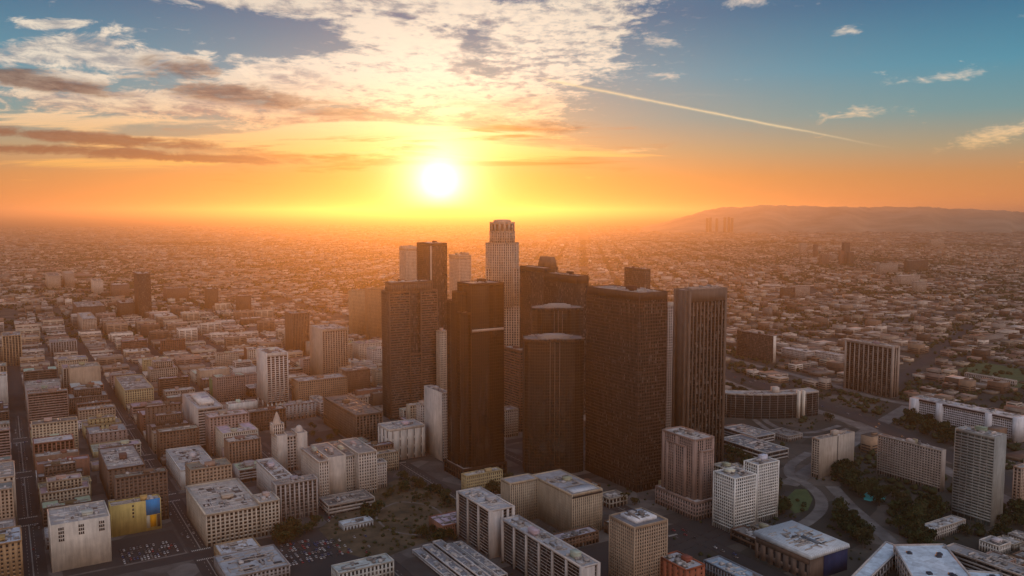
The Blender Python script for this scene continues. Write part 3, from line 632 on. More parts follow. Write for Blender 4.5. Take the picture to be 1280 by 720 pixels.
# dark curved office with a white double pylon
def curved_office():
    p = at(1000, 522); b = Building('curved_office', 'low curved dark glass office with a pale double pylon beside the freeway ramps', 'building', p, TH * .35, (.42, .40, .37), (.40, .37, .35), (.010, .011, .012), None, True)
    s = p[1] / F; out = []; inn = []
    for t in np.linspace(0, 1, 13):
        x = (-92 + 122 * t) * s; y = 26 * (2 * t - 1.2) ** 2 * s * .5; out.append((x, y)); inn.append((x, y + 22 * s))
    c = style(fh=3.8, sp=9, pw=.15, sh=.12, pd=.12, sd=.08, tb=2.4, gf=4, cornice=.3); b.tier(out + inn[::-1], 0, 34 * s - 3, c)
    for x in (-3.4, 3.2): m = MB(); m.box((x - 1.5) * s, (x + 1.5) * s, -4, 4, 0, 35 * s); b.part('pylon', m, M['wall'], (.60, .57, .50))
    m = MB(); m.box(-32 * s, -24 * s, 10 * s, 18 * s, 34 * s - 4, 38 * s); b.part('penthouse', m, M['wall'], (.5, .47, .43)); b.clutter(-70 * s, 10 * s, 10 * s, 20 * s, 34 * s - 4, 6, False); b.done()
    g = w2g(p); FOOT.append((g[0] - 130, g[0] + 50, g[1] - 10, g[1] + 110))
curved_office()

# --- the old downtown on the left
b = hero('hotel_tower', 'slim white tower standing on stilts with dark window strips', 'tower', (322, 335, 360, 442, 514), PUNCH, WHITE, fin=False, roof=(.5, .48, .45))
w, d, h = b.w, b.d, b.h; b.tier(rect(w, d), 12, h, style(fh=3.4, sp=w / 5, pw=1.6, sh=1.0, pd=.8, sd=.3, tb=6, gf=3), {3: None, 1: None})
m = MB()
for i in range(6):
    for j in (0, .5, 1): x, y = w * i / 5, d * j; m.box(x - .8, x + .8, y - .8, y + .8, 0, 12.4)
b.part('stilts', m, M['wall'], WHITE); m = MB(); m.box(w * .25, w * .75, d * .3, d * .8, 0, 12); b.part('lift_core', m, M['wall'], GREY); b.clutter(2, w - 2, 2, d - 2, h - 1, 4); b.done()
hero('office_tower', 'tan tower with upright window strips and blank left flank', 'tower', (388, 404, 435, 412, 478), style(fh=3.6, sp=5.2, pw=1.8, sh=1.0, pd=.7, sd=.2, tb=5), (.38, .31, .24), n=4, edges={3: None})
hero('office_tower', 'tallest dark lone tower among low roofs at far left', 'tower', (168, 174, 189, 342, 398), st(dk, tb=4), (.14, .085, .06), n=1)
b = hero('office_block', 'grey mid rise with white horizontal bands and white roof house', 'building', (229, 249, 279, 511, 561), style(fh=3.6, sp=0, pw=0, sh=1.9, sd=.5, tb=2.5), (.40, .37, .34), (.42, .40, .39), n=3, edges={3: None})
m = MB(); m.box(b.w * .2, b.w * .8, b.d * .2, b.d * .75, b.h - 1, b.h + 4); b.part('roof_house', m, M['wall'], (.60, .58, .55))
b = hero('loft_building', 'large pale beige office block with heavy cornice and tall window bays beside the car park', 'building', (234, 259, 326, 643, 684), style(fh=3.9, sp=4.2, pw=1.5, sh=1.35, pd=.55, sd=.3, tb=2.4, cornice=1.1, gf=4.5), CREAM, (.40, .37, .33), n=9, glass=(.025, .022, .02))
b = hero('loft_building', 'taller right wing of the big beige block, flush with its street front', 'building', (320, 326.5, 349, 628, 671), style(fh=3.6, sp=3.6, pw=1.5, sh=1.4, pd=.5, tb=1.8, cornice=.8), (.42, .385, .32), (.40, .37, .33), n=4, glass=(.025, .022, .02), dims=(0, 26))
b = hero('white_block', 'white painted block with blank side directly behind the big beige block', 'building', (300, 351, 366, 603, 642), style(fh=3.8, sp=5, pw=3.2, sh=2.2, tb=2), (.56, .54, .51), (.46, .44, .42), n=6, dims=(18, 95))
b = hero('warehouse_building', 'broad white blank fronted block with three stacks of small windows, lowest at left', 'building', (61, 66, 138, 657, 716), st(PUNCH), (.52, .49, .43), (.36, .34, .32), n=10, edges={0: None})
w, h = b.w, b.h
for fx, nz in ((.17, 4), (.51, 3), (.86, 3)):
    for k in range(nz):
        for dx in (-1.6, 0, 1.6):
            m = MB(); x = w * fx + dx; z = h - 4.5 - k * 3.4; m.box(x - .6, x + .6, -.42, -.33, z - 1.1, z + 1.1); m.box(x - .75, x + .75, -.48, -.33, z - 1.3, z - 1.1); b.part('window', m, M['glass'], (.02, .02, .02))
b = hero('painted_building', 'yellow painted block with blue and orange mural by the small car park', 'building', (137, 140, 201, 633, 672), PUNCH, (.46, .36, .13), (.36, .34, .32), n=7, edges={0: None})
w, h = b.w, b.h
m = MB(); m.box(w * .70, w * .995, -.42, -.33, h * .52, h * 1.02); b.part('blue_mural', m, M['wall'], (.03, .22, .52))
m = MB(); m.box(w * .78, w * .90, -.42, -.33, h * .12, h * .50); b.part('orange_mural', m, M['wall'], (.60, .27, .01))
m = MB(); m.box(w * .70, w * .77, -.42, -.33, h * .10, h * .50); b.part('pale_mural', m, M['wall'], (.40, .36, .26))
m = MB(); m.box(w * .92, w * .985, -.42, -.33, h * .10, h * .50); b.part('dark_mural', m, M['wall'], (.08, .05, .03))
for k in range(4):
    m = MB(); m.box(w * .44 - .8, w * .44 + .8, -.42, -.33, h * .86 - k * 3.6, h * .86 - k * 3.6 + 2.2); b.part('window', m, M['glass'], (.02, .02, .02))
hero('brick_building', 'dark brown brick block directly behind the yellow painted block', 'building', (124, 136, 182, 587, 626), st(PUNCH, sp=5.2, pw=3.6, sh=2.4, solid=((.5, .53),)), (.125, .085, .062), (.30, .27, .25), n=6)
b = hero('theatre_building', 'pale twin gabled building with a stepped brown centre and pointed spire', 'building', (340, 348, 384, 545, 592), PUNCH, (.50, .46, .41), fin=False)
w, d, h = b.w, b.d, b.h; b.tier(rect(w * .32, d), 0, h, PUNCH, {0: None}); b.tier(rect(w * .32, d, w * .68, 0), 0, h, PUNCH, {0: None}); b.tier(rect(w * .36 - 1.4, d - 5, w * .32 + .7, 4), 0, h - 3, st(BIGWIN, sh=1.6)); b.tier(rect(w * .36, d * .5, -w * .05, d * .45), h - 2, h + 12, NARROW, first=False)
m = MB(); m.lathe(w * .13, d * .7, [(w * .15, h + 11), (w * .11, h + 17), (w * .04, h + 24), (.01, h + 26)], 8); b.part('spire', m, M['wall'], (.46, .40, .34)); m = MB(); m.lathe(w * .84, d * .5, [(w * .13, h - 1), (w * .12, h + 3), (w * .07, h + 6), (.01, h + 7)], 14); b.part('dome', m, M['wall'], (.5, .46, .42)); b.done()
# big hotel
b = hero('hotel_building', 'big pale hotel with three wings round a courtyard and a low annexe in front', 'building', (377, 400, 470, 577, 628), PUNCH, (.47, .43, .38), fin=False, roof=(.3, .26, .23))
w, d, h = b.w, b.d, b.h; pn2 = style(fh=3.5, sp=2.9, pw=1.5, sh=1.6, tb=2, cornice=.5)
b.tier(rect(w * .16, d), 0, h, pn2, {0: pn2, 3: st(pn2, pw=1.4)}); b.tier(rect(w * .30, d - 4, w * .16 + .8, 3), 0, h + 2, pn2, {0: None}); b.tier(rect(w * .20, d - 10, w * .47, 9), 0, h - 1, pn2); b.tier(rect(w * .32, d, w * .68, -2), 0, h + 3, pn2)
for x in (.1, .32, .56, .84): b.clutter(w * (x - .07), w * (x + .07), 4, d - 4, h + 1, 3)
b.done()
b = hero('hotel_annexe', 'low dark fronted annexe with a tarred roof in front of the big pale hotel', 'building', (399, 411, 468, 632, 645), style(fh=4, sp=0, pw=0, sh=2.2, gf=3), (.34, .31, .28), (.16, .15, .14), n=8, pent=False)
hero('hotel_building', 'pale wing with rows of small windows just right of the big hotel', 'building', (458, 464, 483, 580, 612), pn2, (.50, .46, .42), n=3)
hero('white_block', 'low white hall beyond the park with flat panelled walls', 'building', (473, 487, 531, 537, 577), style(fh=12, sp=11, pw=9, sh=3, tb=3), (.56, .53, .48), (.38, .36, .35), n=7)
hero('white_slab', 'tall plain white slab left of the bronze glass tower', 'tower', (531, 553, 562, 491, 577), NARROW, (.52, .49, .45), n=3, edges={3: None})
hero('stone_tower', 'slender pale old tower squeezed behind the plain white slab', 'tower', (546, 551, 560, 414, 520), NARROW, (.44, .36, .28), n=1)
hero('stone_building', 'small pale block tucked left of the plain white slab', 'building', (521, 526, 536, 506, 545), PUNCH, (.46, .42, .38), n=1)
hero('stone_building', 'wide dark brown block with upright piers left of the brown banded tower', 'building', (405, 446, 478, 519, 556), style(fh=3.6, sp=5, pw=1.6, sh=.9, pd=.7, tb=2.5), (.17, .115, .08), (.2, .15, .12), n=9, glass=(.02, .015, .012))
hero('stone_building', 'cream and brown old block behind the wide dark brown block', 'building', (365, 374, 434, 477, 512), PUNCH, (.30, .21, .14), n=6)
hero('white_block', 'small white flat roofed block before the cream and brown old block', 'building', (387, 401, 412, 503, 520), st(PUNCH, sp=5), (.50, .44, .40), n=2)
hero('green_building', 'green painted windowless block left of the slim white stilted tower', 'building', (262, 266, 298, 475, 499), st(PUNCH, sp=8, pw=7, sh=3), (.14, .20, .085), (.22, .22, .16), n=3, edges={0: None})
hero('brick_building', 'brown block with upright bands left of the twin gabled building', 'building', (281, 287, 326, 553, 592), style(fh=3.6, sp=4, pw=2, sh=.9, pd=.6), (.23, .155, .11), n=5)
hero('white_block', 'white block with black square windows behind the big beige block', 'building', (208, 227, 271, 588, 613), style(fh=3.8, sp=4.2, pw=1.6, sh=1.7, tb=1.4), (.56, .54, .50), (.40, .38, .36), n=6, glass=(.01, .01, .01), edges={0: style(fh=3.8, sp=4.2, pw=1.6, sh=1.7, tb=1.4, solid=((0, .35),))})
hero('stone_building', 'cream yellow block with twin raised corners beside the second avenue', 'building', (144, 157, 192, 488, 513), PUNCH, (.40, .33, .19), n=4)
hero('office_block', 'tan sunlit block with dark slot at the left edge of the first avenue', 'building', (-6, 5, 27, 420, 458), st(FINS, sp=6), (.42, .30, .18), n=3, dims=(0, 70))
hero('stone_building', 'tall beige block with blank flank at the left edge, lower third', 'building', (-30, -18, 20, 600, 668), st(PUNCH, sp=5, pw=3.6), (.42, .36, .29), n=4, dims=(0, 60))
hero('brick_building', 'ochre brick block with a pale blue roof cut by the lower left corner', 'building', (-40, -22, 28, 684, 735), st(PUNCH, sp=4.5, pw=2.6, sh=2.1), (.33, .22, .12), (.50, .53, .58), n=6, dims=(0, 40))
hero('office_tower', 'brown old tower with upright piers behind the slim white stilted tower', 'tower', (357, 366, 387, 392, 445), st(FINS, sp=3.6, pw=1.4), (.20, .12, .075), n=2)
hero('office_tower', 'left one of two glowing ochre blocks left of the brown banded tower', 'tower', (436, 441, 457, 363, 420), NARROW, (.42, .30, .18), n=1)
hero('office_tower', 'right one of two glowing ochre blocks left of the brown banded tower', 'tower', (457, 461, 479, 361, 425), NARROW, (.36, .22, .12), n=1)
for q, l, c in (((91, 97, 132, 384, 404), 'wide squat dark block far left beside the tallest lone tower', BROWN), ((146, 151, 169, 379, 398), 'small dark block touching the tallest lone tower', BROWN), ((204, 209, 236, 361, 377), 'low dark brown slab right of the tallest lone tower', (.17, .1, .07)), ((256, 260, 273, 361, 386), 'dark square block far beyond the green painted block', BROWN), ((295, 299, 314, 370, 392), 'second dark square block far beyond the green painted block', (.15, .09, .06)),
                ((57, 61, 76, 345, 362), 'pale block with dark centre on the far left skyline', (.45, .36, .28)), ((78, 82, 93, 342, 360), 'pale narrow block next to the one with dark centre', (.40, .31, .24)), ((114, 118, 129, 351, 368), 'whitest small tower of the far left roofs', (.58, .50, .42)), ((138, 141, 162, 356, 372), 'brown far block just left of the tallest lone tower', (.22, .14, .1)), ((97, 104, 121, 399, 418), 'pale block with arched dark slot far left', (.42, .33, .26))):
    hero('far_block', l, 'building', q, PUNCH, c, n=1)

# --- terraces and low roofs along the bottom edge
def low(name, label, q, wall, roof, dims=None, stl=None, n=6, seed=1, **k): return hero(name, label, 'building', q, stl or st(PUNCH, gf=4, sh=1.4), wall, roof, n=n, pent=False, dims=dims, **k)
low('flat_roof_hall', 'low ochre hall with long pale roof in front of the big beige block', (268, 277, 326, 694, 708), (.34, .25, .15), (.52, .53, .55), n=2)
low('flat_roof_hall', 'wide grey roofed shed at the bottom edge below the ochre hall', (268, 285, 362, 722, 738), (.26, .25, .25), (.36, .38, .40), n=3)
low('bus_station', 'pale rounded hall at the bottom edge with dark roof lights', (415, 424, 492, 716, 736), (.42, .44, .42), (.44, .48, .46), n=5)
low('shelter_hall', 'small pale blue roofed hall by the foot of the park', (424, 430, 466, 657, 664), (.40, .44, .47), (.50, .56, .60), n=2)
def terraces():
    p = at(516, 692) - AX * 105; w, d = 46, 105; take(p, w, d, TH)
    b = Building('terraced_garage', 'stepped white banded parking terraces between the park and the balcony slab', 'building', p, TH, (.50, .49, .48), (.22, .23, .25), (.015, .015, .016))
    for k in range(5):
        z = 4 + 3.1 * (k % 3) + (2 if k == 3 else 0); b.tier(rect(8.2, d - k * 5, k * 9.2, k * 2), 0, z, style(fh=3, sp=0, pw=0, sh=1.2, sd=.5, gf=1.5, tb=1.2))
        for y0 in np.arange(8, d - 24, 22): b.clutter(k * 9.2 + 1, k * 9.2 + 7.4, y0, y0 + 18, z - 1, 2, False)
    b.done()
terraces()
low('courthouse_wing', 'long low pale wing with skylight boxes before the right hand banded building', (1150, 1166, 1206, 662, 676), (.40, .38, .35), (.46, .47, .48), n=6)
b = hero('banded_building', 'long low building with stacked dark bands cut by the bottom right corner', 'building', (1178, 1330, 1345, 738, 768), style(fh=3, sp=0, pw=0, sh=1.5, sd=.6, gf=2), (.42, .39, .36), (.30, .29, .29), n=14, glass=(.01, .01, .01), pent=False)
def hall():
    for nm, lab, pts, z in (('exhibition_hall', 'big pale blue flat roof with dark vents at the bottom right', [(1150, 736), (1226, 736), (1180, 680), (1118, 681)], 20), ('exhibition_wing', 'small pale blue roof joined below the big pale blue flat roof', [(1190, 742), (1262, 742), (1250, 716), (1196, 712)], 16), ('covered_walkway', 'long thin pale roof running up to the big pale blue flat roof', [(1062, 724), (1080, 728), (1126, 684), (1108, 677)], 13)):
        P = [at(x, y, z) for x, y in pts]; o = P[0]; b = Building(nm, lab, 'building', o, 0, (.42, .40, .38), (.56, .66, .74), (.015, .015, .016))
        poly = [tuple(q - o) for q in P]; b.tier(poly, 0, z, style(fh=5, sp=8, pw=2, sh=1.6, gf=4, tb=2.4, pd=.6, cornice=.5))
        c = np.mean(np.array(poly), 0)
        if nm != 'covered_walkway':
            for t in range(7):
                a = rng.uniform(.25, .7); k = poly[t % 4]; b.unit('u_ac', c[0] * (1 - a) + k[0] * a, c[1] * (1 - a) + k[1] * a, z - 1, 4, 4, 2, (.03, .04, .06))
        b.done(); g = [w2g(q) for q in P]; FOOT.append((min(q[0] for q in g), max(q[0] for q in g), min(q[1] for q in g), max(q[1] for q in g)))
hall()
low('office_deck', 'blue roofed low deck with two long rooflights beside the theatre', (880, 965, 985, 742, 758), (.22, .24, .27), (.30, .38, .45), n=6)
low('museum_roof', 'layered low roofs with white edges right of the ribbed tower, upper one', (905, 945, 968, 546, 556), (.40, .40, .39), (.20, .21, .22), n=4, stl=st(BAND, gf=2, cornice=1))
low('museum_roof', 'layered low roofs with white edges right of the ribbed tower, lower one', (900, 958, 985, 566, 578), (.44, .44, .42), (.17, .18, .19), n=5, stl=st(BAND, gf=2, cornice=1))
low('parking_deck', 'low concrete deck behind the white lattice towers', (960, 985, 1003, 545, 552), (.3, .28, .26), (.20, .19, .18), n=3)
hero('stone_building', 'tan block cut by the right edge beside the grey green slab', 'building', (1266, 1274, 1310, 585, 640), PUNCH, (.40, .31, .25), n=2)
low('white_shed', 'white stepped sheds left of the finned office block, left one', (977, 1008, 1018, 440, 452), (.50, .44, .40), (.62, .55, .52), n=3)
low('white_shed', 'white stepped sheds left of the finned office block, right one', (1015, 1048, 1056, 444, 456), (.50, .44, .40), (.58, .52, .50), n=3)
low('stand_building', 'long white roofed stand beside the sports field', (1206, 1268, 1275, 476, 483), (.4, .37, .34), (.60, .57, .54), n=2, dims=(8, 0))
# far towers on the horizon side
for q, l, c in (((1052, 1055, 1062, 303, 330), 'thin dark tower rising highest in the far right cluster', (.14, .09, .07)), ((1058, 1061, 1067, 315, 331), 'dark block just right of the thin far tower', BROWN), ((1048, 1050, 1055, 314, 331), 'reddish block just left of the thin far tower', (.28, .14, .09)),
                ((1016, 1018, 1022, 306, 322), 'dark narrow block of the far right cluster', (.14, .09, .07)), ((998, 1001, 1008, 304, 318), 'pale block at the left end of the far right cluster', (.45, .36, .3)), ((1024, 1027, 1036, 318, 332), 'wide brown block between the two far dark ones', (.22, .14, .1)), ((1030, 1040, 1046, 318, 326), 'low pale block in the far right cluster', (.4, .31, .25)),
                ((1160, 1164, 1180, 300, 309), 'single pale block on the far right plain', (.45, .37, .3)), ((982, 984, 987, 278, 288), 'hazy grey tower on the middle horizon', BROWN), ((971, 973, 975, 281, 289), 'smaller hazy tower left of the grey one on the middle horizon', BROWN),
                ((1095, 1100, 1122, 330, 343), 'pale squat block on the plain above the finned office', (.45, .37, .31)), ((1118, 1126, 1150, 345, 358), 'longer pale block on the plain above the finned office', (.48, .4, .34)), ((1130, 1136, 1160, 326, 340), 'dark wide block on the plain above the finned office', BROWN), ((1140, 1146, 1158, 352, 366), 'pale boxy block below the longer pale block on the plain', (.46, .39, .33)),
                ((985, 990, 1012, 358, 372), 'brown and white block on the plain right of the ribbed tower', (.45, .36, .3)), ((975, 979, 994, 360, 373), 'dark brown block beside the brown and white one on the plain', BROWN)):
    hero('far_block', l, 'building', q, st(PUNCH, fh=5, sp=6), c, n=0)
for i, (x, t, bt) in enumerate(((884, 266, 271.5), (888, 265.5, 271.5), (896, 266.5, 271.5), (906, 265, 271.5), (911, 264.8, 271.5), (915, 266, 271.5))):
    hero('far_block', ['hazy tower leftmost of a faint group on the horizon before the hills', 'hazy tower second from left in the faint horizon group', 'small hazy tower amid the faint horizon group', 'hazy tower left of the tallest pair in the faint horizon group', 'tallest hazy tower of the faint horizon group', 'hazy tower at the right end of the faint horizon group'][i], 'tower', (x - 1.6, x - .5, x + 1.6, t + 6.5, bt + 19), st(PUNCH, fh=12, sp=12), BROWN, n=0, pent=False)

# ---------------------------------------------------------------- ground, streets and blocks
AVE = [12, 150, 287, 424, 561, 698]; CROSS = [803 + 182 * k for k in range(-1, 12)]
AVW, CRW = 11.0, 9.0
def sheet(name, polys, m, z, k='structure'):
    b = MB()
    for P in polys: b.fan([tuple(p) for p in P], z)
    return kind(link(name, b.mesh(name, [m])), k)
kind(link('ground', (lambda b: (b.quads([(-90000, -3000, 0), (90000, -3000, 0), (90000, 120000, 0), (-90000, 120000, 0)], [(0, 1, 2, 3)]), b.mesh('ground', [M['ground']]))[1])(MB())), 'structure')
def strip(b0, b1, a0, a1): return [g2w(b0, a0), g2w(b1, a0), g2w(b1, a1), g2w(b0, a1)]
LEFT_END, ROWS_END = 560, 2600
sheet('road', [strip(-260, 705, 560, 2600)], M['asphalt'], .05)
# raised blocks between the streets
bl = MB()
def slab(b0, b1, a0, a1, z=.2):
    q = strip(b0, b1, a0, a1); bl.prism([tuple(p) for p in q], .0, z)
colsB = [(-125 - k * 137, 12 - AVW - k * 137) for k in (1, 0)] + [(AVE[i] + AVW, AVE[i + 1] - AVW) for i in range(5)]
PARK = [at(*q) for q in ((398, 662), (440, 628), (498, 598), (545, 612), (572, 632), (572, 668), (520, 682), (470, 702), (425, 690))]
for b0, b1 in colsB:
    for a in CROSS[:-1]:
        slab(b0, b1, a + CRW, a + 182 - CRW)
kind(link('pavement', bl.mesh('pavement', [M['concrete']])), 'structure')
mk = MB()
for x in AVE[:5]:
    for off in (-3.4, 3.4):
        for a in np.arange(600, 1500, 9): 
            if min(abs(a - c) for c in CROSS) > 13: mk.fan([tuple(p) for p in strip(x + off - .12, x + off + .12, a, a + 3.5)], .09)
    for off in (-.3, .3):
        for i in range(5): mk.fan([tuple(p) for p in strip(x + off - .12, x + off + .12, CROSS[i] + 15, CROSS[i + 1] - 15)], .09)
    for c in CROSS[:5]:
        for dd in (-13, 12.0):
            for s_ in np.arange(-8, 8.1, 1.6): mk.fan([tuple(p) for p in strip(x + s_ - .4, x + s_ + .4, c + dd - 1.5, c + dd + 1.5)], .09)
kind(link('road_markings', mk.mesh('road_markings', [M['paint']])), 'structure')

def ribbon(name, px, width, m, z, kerb=False):
    P = [at(*q) for q in px]; pts = []
    for i in range(len(P) - 1):   # Catmull-Rom through the points
        p0, p1, p2, p3 = P[max(i - 1, 0)], P[i], P[i + 1], P[min(i + 2, len(P) - 1)]
        for t in np.linspace(0, 1, 8, endpoint=False): pts.append(.5 * (2 * p1 + (p2 - p0) * t + (2 * p0 - 5 * p1 + 4 * p2 - p3) * t * t + (3 * p1 - p0 - 3 * p2 + p3) * t ** 3))
    pts.append(P[-1]); pts = np.array(pts); tg = np.gradient(pts, axis=0); tg /= np.linalg.norm(tg, axis=1)[:, None]; nr = np.stack([-tg[:, 1], tg[:, 0]], 1)
    b = MB(); L, Rr = pts + nr * width / 2, pts - nr * width / 2; n = len(pts)
    zz = np.broadcast_to(np.asarray(z if not callable(z) else [z(t) for t in np.linspace(0, 1, n)], float), (n,))
    v = [(*Rr[i], zz[i]) for i in range(n)] + [(*L[i], zz[i]) for i in range(n)]; b.quads(v, [(i, i + 1, n + i + 1, n + i) for i in range(n - 1)])
    if kerb or (callable(z)):
        h = -1.2 if callable(z) else .15
        for S in (L, Rr):
            for i in range(n - 1):
                a, c = S[i], S[i + 1]; w = nr[i] * .3
                b.boxes([[(*(a - w), zz[i] + min(h, 0)), (*(c - w), zz[i + 1] + min(h, 0)), (*(c + w), zz[i + 1] + min(h, 0)), (*(a + w), zz[i] + min(h, 0)), (*(a - w), zz[i] + .9 * (h < 0) + .15), (*(c - w), zz[i + 1] + .9 * (h < 0) + .15), (*(c + w), zz[i + 1] + .9 * (h < 0) + .15), (*(a + w), zz[i] + .9 * (h < 0) + .15)]])
    ROADS.append((pts, width / 2 + 7)); return kind(link(name, b.mesh(name, [m])), 'structure')
ROADS = []
ribbon('curved_road', [(1012, 566), (990, 580), (988, 594), (1006, 604), (1024, 620), (1026, 636), (1010, 652), (985, 664)], 13, M['paleroad'], .14, True)
ribbon('road', [(1040, 608), (1062, 632), (1085, 652), (1112, 676), (1150, 712)], 15, M['paleroad'], .13, True)
ribbon('road', [(985, 606), (1040, 570), (1078, 543), (1110, 524), (1136, 508)], 22, M['paleroad'], .12)
ribbon('freeway', [(820, 432), (905, 466), (985, 492), (1060, 516), (1130, 545), (1190, 572), (1300, 620)], 34, M['asphalt'], .16)
ribbon('freeway', [(840, 448), (905, 476), (985, 503), (1050, 523), (1110, 549), (1175, 584), (1290, 640)], 20, M['paleroad'], .18)
ribbon('freeway', [(860, 432), (930, 453), (1010, 473), (1090, 496), (1140, 506)], 18, M['paleroad'], .15)
ribbon('freeway_ramp', [(950, 520), (966, 532), (990, 540), (1020, 540), (1050, 532)], 9, M['paleroad'], .22, True)
ribbon('freeway_ramp', [(942, 524), (962, 538), (990, 546), (1030, 545), (1060, 536)], 8, M['paleroad'], .24, True)
ribbon('boulevard', [(1110, 484), (1150, 455), (1188, 427), (1214, 408)], 22, M['asphalt'], .11)
ribbon('boulevard', [(560, 700), (650, 735)], 16, M['asphalt'], .11)
ribbon('road', [(742, 640), (800, 645), (860, 668), (940, 705), (1010, 738)], 17, M['asphalt'], .12, True)
ribbon('road', [(836, 690), (900, 664), (960, 636), (990, 615)], 13, M['asphalt'], .10, True)
ribbon('freeway', [(300, 352), (395, 346), (440, 333), (500, 319)], 46, M['paleroad'], .5)
ribbon('boulevard', [(20, 330), (60, 318), (110, 317)], 60, M['paleroad'], .5)
for q in [(75, 390), (60, 376)]: pass
sheet('park_grass', [PARK], M['drygrass'], .34)
pth = [(470, 640), (500, 628), (540, 634), (556, 652), (530, 668), (490, 664), (472, 650)]; ribbon('park_path', pth + pth[:1], 2.4, M['paleroad'], .40); ROADS.pop()
sheet('lawn', [[at(*q) for q in ((984, 622), (994, 612), (1008, 612), (1016, 624), (1010, 638), (994, 642), (984, 634))]], M['lawn'], .3)
sheet('sports_field', [[at(*q) for q in ((1196, 462), (1228, 453), (1300, 465), (1300, 490), (1215, 474))]], M['lawn'], .3)
pool_pts = [(1079, 618), (1088, 613), (1094, 617), (1100, 620), (1108, 621), (1105, 626), (1095, 625), (1088, 627), (1080, 625)]
kind(sheet('pool', [[at(*q) for q in pool_pts]], M['pool'], .4), 'structure')
# fountain beside the glass tower's podium
def fountain():
    p = at(605, 606); r = link('fountain', None, loc=(*p, 0)); tag(r, 'pale turquoise fountain column in a round basin by the bronze tower podium', 'fountain')
    b = MB(); b.lathe(0, 0, [(9, .2), (9, 1.2), (8, 1.2), (8, .5), (.01, .5)], 20); link('basin', b.mesh('basin', [M['wall']]), r, (.4, .42, .4))
    b = MB(); b.lathe(0, 0, [(8, .8), (.01, .8)], 20); link('water', b.mesh('water', [M['pool']]), r)
    b = MB(); b.lathe(0, 0, [(1.6, .6), (1.2, 8), (.9, 15), (.01, 16)], 10); link('column', b.mesh('column', [M['wall']]), r, (.25, .52, .48))
fountain()

# ---------------------------------------------------------------- the blocks of the old downtown
LOTS = [(30, 138, 812, 884), (176, 276, 640, 812), (300, 330, 690, 806), (299, 412, 1090, 1170), (305, 350, 1000, 1130), (355, 412, 1178, 1260), (30, 138, 640, 806)]
def clash(b0, b1, a0, a1, pad=1.5):
    for f in FOOT:
        if b0 < f[1] + pad and b1 > f[0] - pad and a0 < f[3] + pad and a1 > f[2] - pad: return True
    return False
def in_lot(b0, b1, a0, a1):
    for f in LOTS:
        if b0 < f[1] and b1 > f[0] and a0 < f[3] and a1 > f[2]: return True
    w = g2w((b0 + b1) / 2, (a0 + a1) / 2); return inside(w, PARK)
def inside(p, poly):
    r = False; n = len(poly)
    for i in range(n):
        a, b = poly[i], poly[(i + 1) % n]
        if (a[1] > p[1]) != (b[1] > p[1]) and p[0] < (b[0] - a[0]) * (p[1] - a[1]) / (b[1] - a[1]) + a[0]: r = not r
    return r
PAL = [('tan', TAN), ('beige', BEIGE), ('cream', CREAM), ('off white', WHITE), ('brown brick', (.17, .105, .07)), ('dark brown', (.12, .085, .065)), ('red brick', BRICK), ('grey', GREY), ('pinkish', PINK), ('sand coloured', (.40, .33, .24)), ('yellowish', (.38, .31, .17))]
NUM = 'zero one two three four five six seven eight nine ten eleven twelve thirteen fourteen fifteen sixteen'.split()
ORD = 'first second third fourth fifth sixth seventh eighth ninth tenth eleventh twelfth thirteenth fourteenth fifteenth sixteenth seventeenth eighteenth nineteenth twentieth'.split() + ['twenty-' + o for o in 'first second third fourth fifth sixth seventh eighth ninth'.split()] + ['thirtieth'] + ['thirty-' + o for o in 'first second third fourth fifth sixth seventh eighth ninth'.split()]
AVN = {0: 'leftmost avenue', 1: 'second avenue', 2: 'third avenue', 3: 'fourth avenue', 4: 'fifth avenue', 5: 'sixth avenue'}
GEN = []
r2 = random.Random(11)
HERO_FEET = list(FOOT)
for ci, (b0, b1) in enumerate(colsB):
    mid = (b0 + b1) / 2
    for side in (0, 1):
        x0, x1 = (b0 + 1.5, mid - r2.uniform(1, 5)) if side == 0 else (mid + r2.uniform(1, 5), b1 - 1.5)
        for k, c in enumerate(CROSS[:-1]):
            a = c + CRW + 2; end = c + 182 - CRW - 2
            while a < end - 9:
                w = min(r2.choice([15, 18, 22, 26, 30, 36, 44]), end - a)
                if end - a - w < 10: w = end - a
                dep = r2.uniform(.8, 1.0); y0, y1 = a, a + w - r2.choice([0, 0, .5, 3]); xa, xb = (x0, x0 + (x1 - x0) * dep) if side == 0 else (x1 - (x1 - x0) * dep, x1)
                far = max(0, min(1, (a - 1000) / 1200))
                h = r2.choice([8, 12, 16, 22, 28, 34, 40, 46, 52]) if ci <= 3 else r2.choice([10, 14, 18, 24, 30, 40])
                if a > 1250: h *= r2.choice([1.1, .8, .5, .35])
                if a > 1700: h = r2.choice([4, 5, 6, 8, 10, 14, 20, 32])
                if a < 800 and ci >= 3: h = min(h, 12)
                hh = h
                okk = True
                if clash(xa, xb, y0, y1):
                    # squeeze between what stands there already
                    okk = False
                    for fr in (.7, .5):
                        for (ya, yb) in ((y0, y0 + (y1 - y0) * fr), (y1 - (y1 - y0) * fr, y1)):
                            if not okk and yb - ya > 9 and not clash(xa, xb, ya, yb): y0, y1, okk = ya, yb, True
                if okk and not in_lot(xa, xb, y0, y1) and r2.random() > (.10 if ci <= 3 else .28): GEN.append([ci, side, xa, xb, y0, y1, hh])
                a += w
def shade_ok(g):
    p = g2w((g[2] + g[3]) / 2, g[4]); x, y = proj(p[0], p[1], g[6]); return -40 < x < 1320 and p[1] > 500
def area(g):
    p = g2w((g[2] + g[3]) / 2, g[4]); s = F / p[1]; return (g[3] - g[2]) * g[6] * s * s + (g[3] - g[2]) * (g[5] - g[4]) * .2 * s * s
GEN = [g for g in GEN if shade_ok(g)]
GEN.sort(key=lambda g: -area(g))
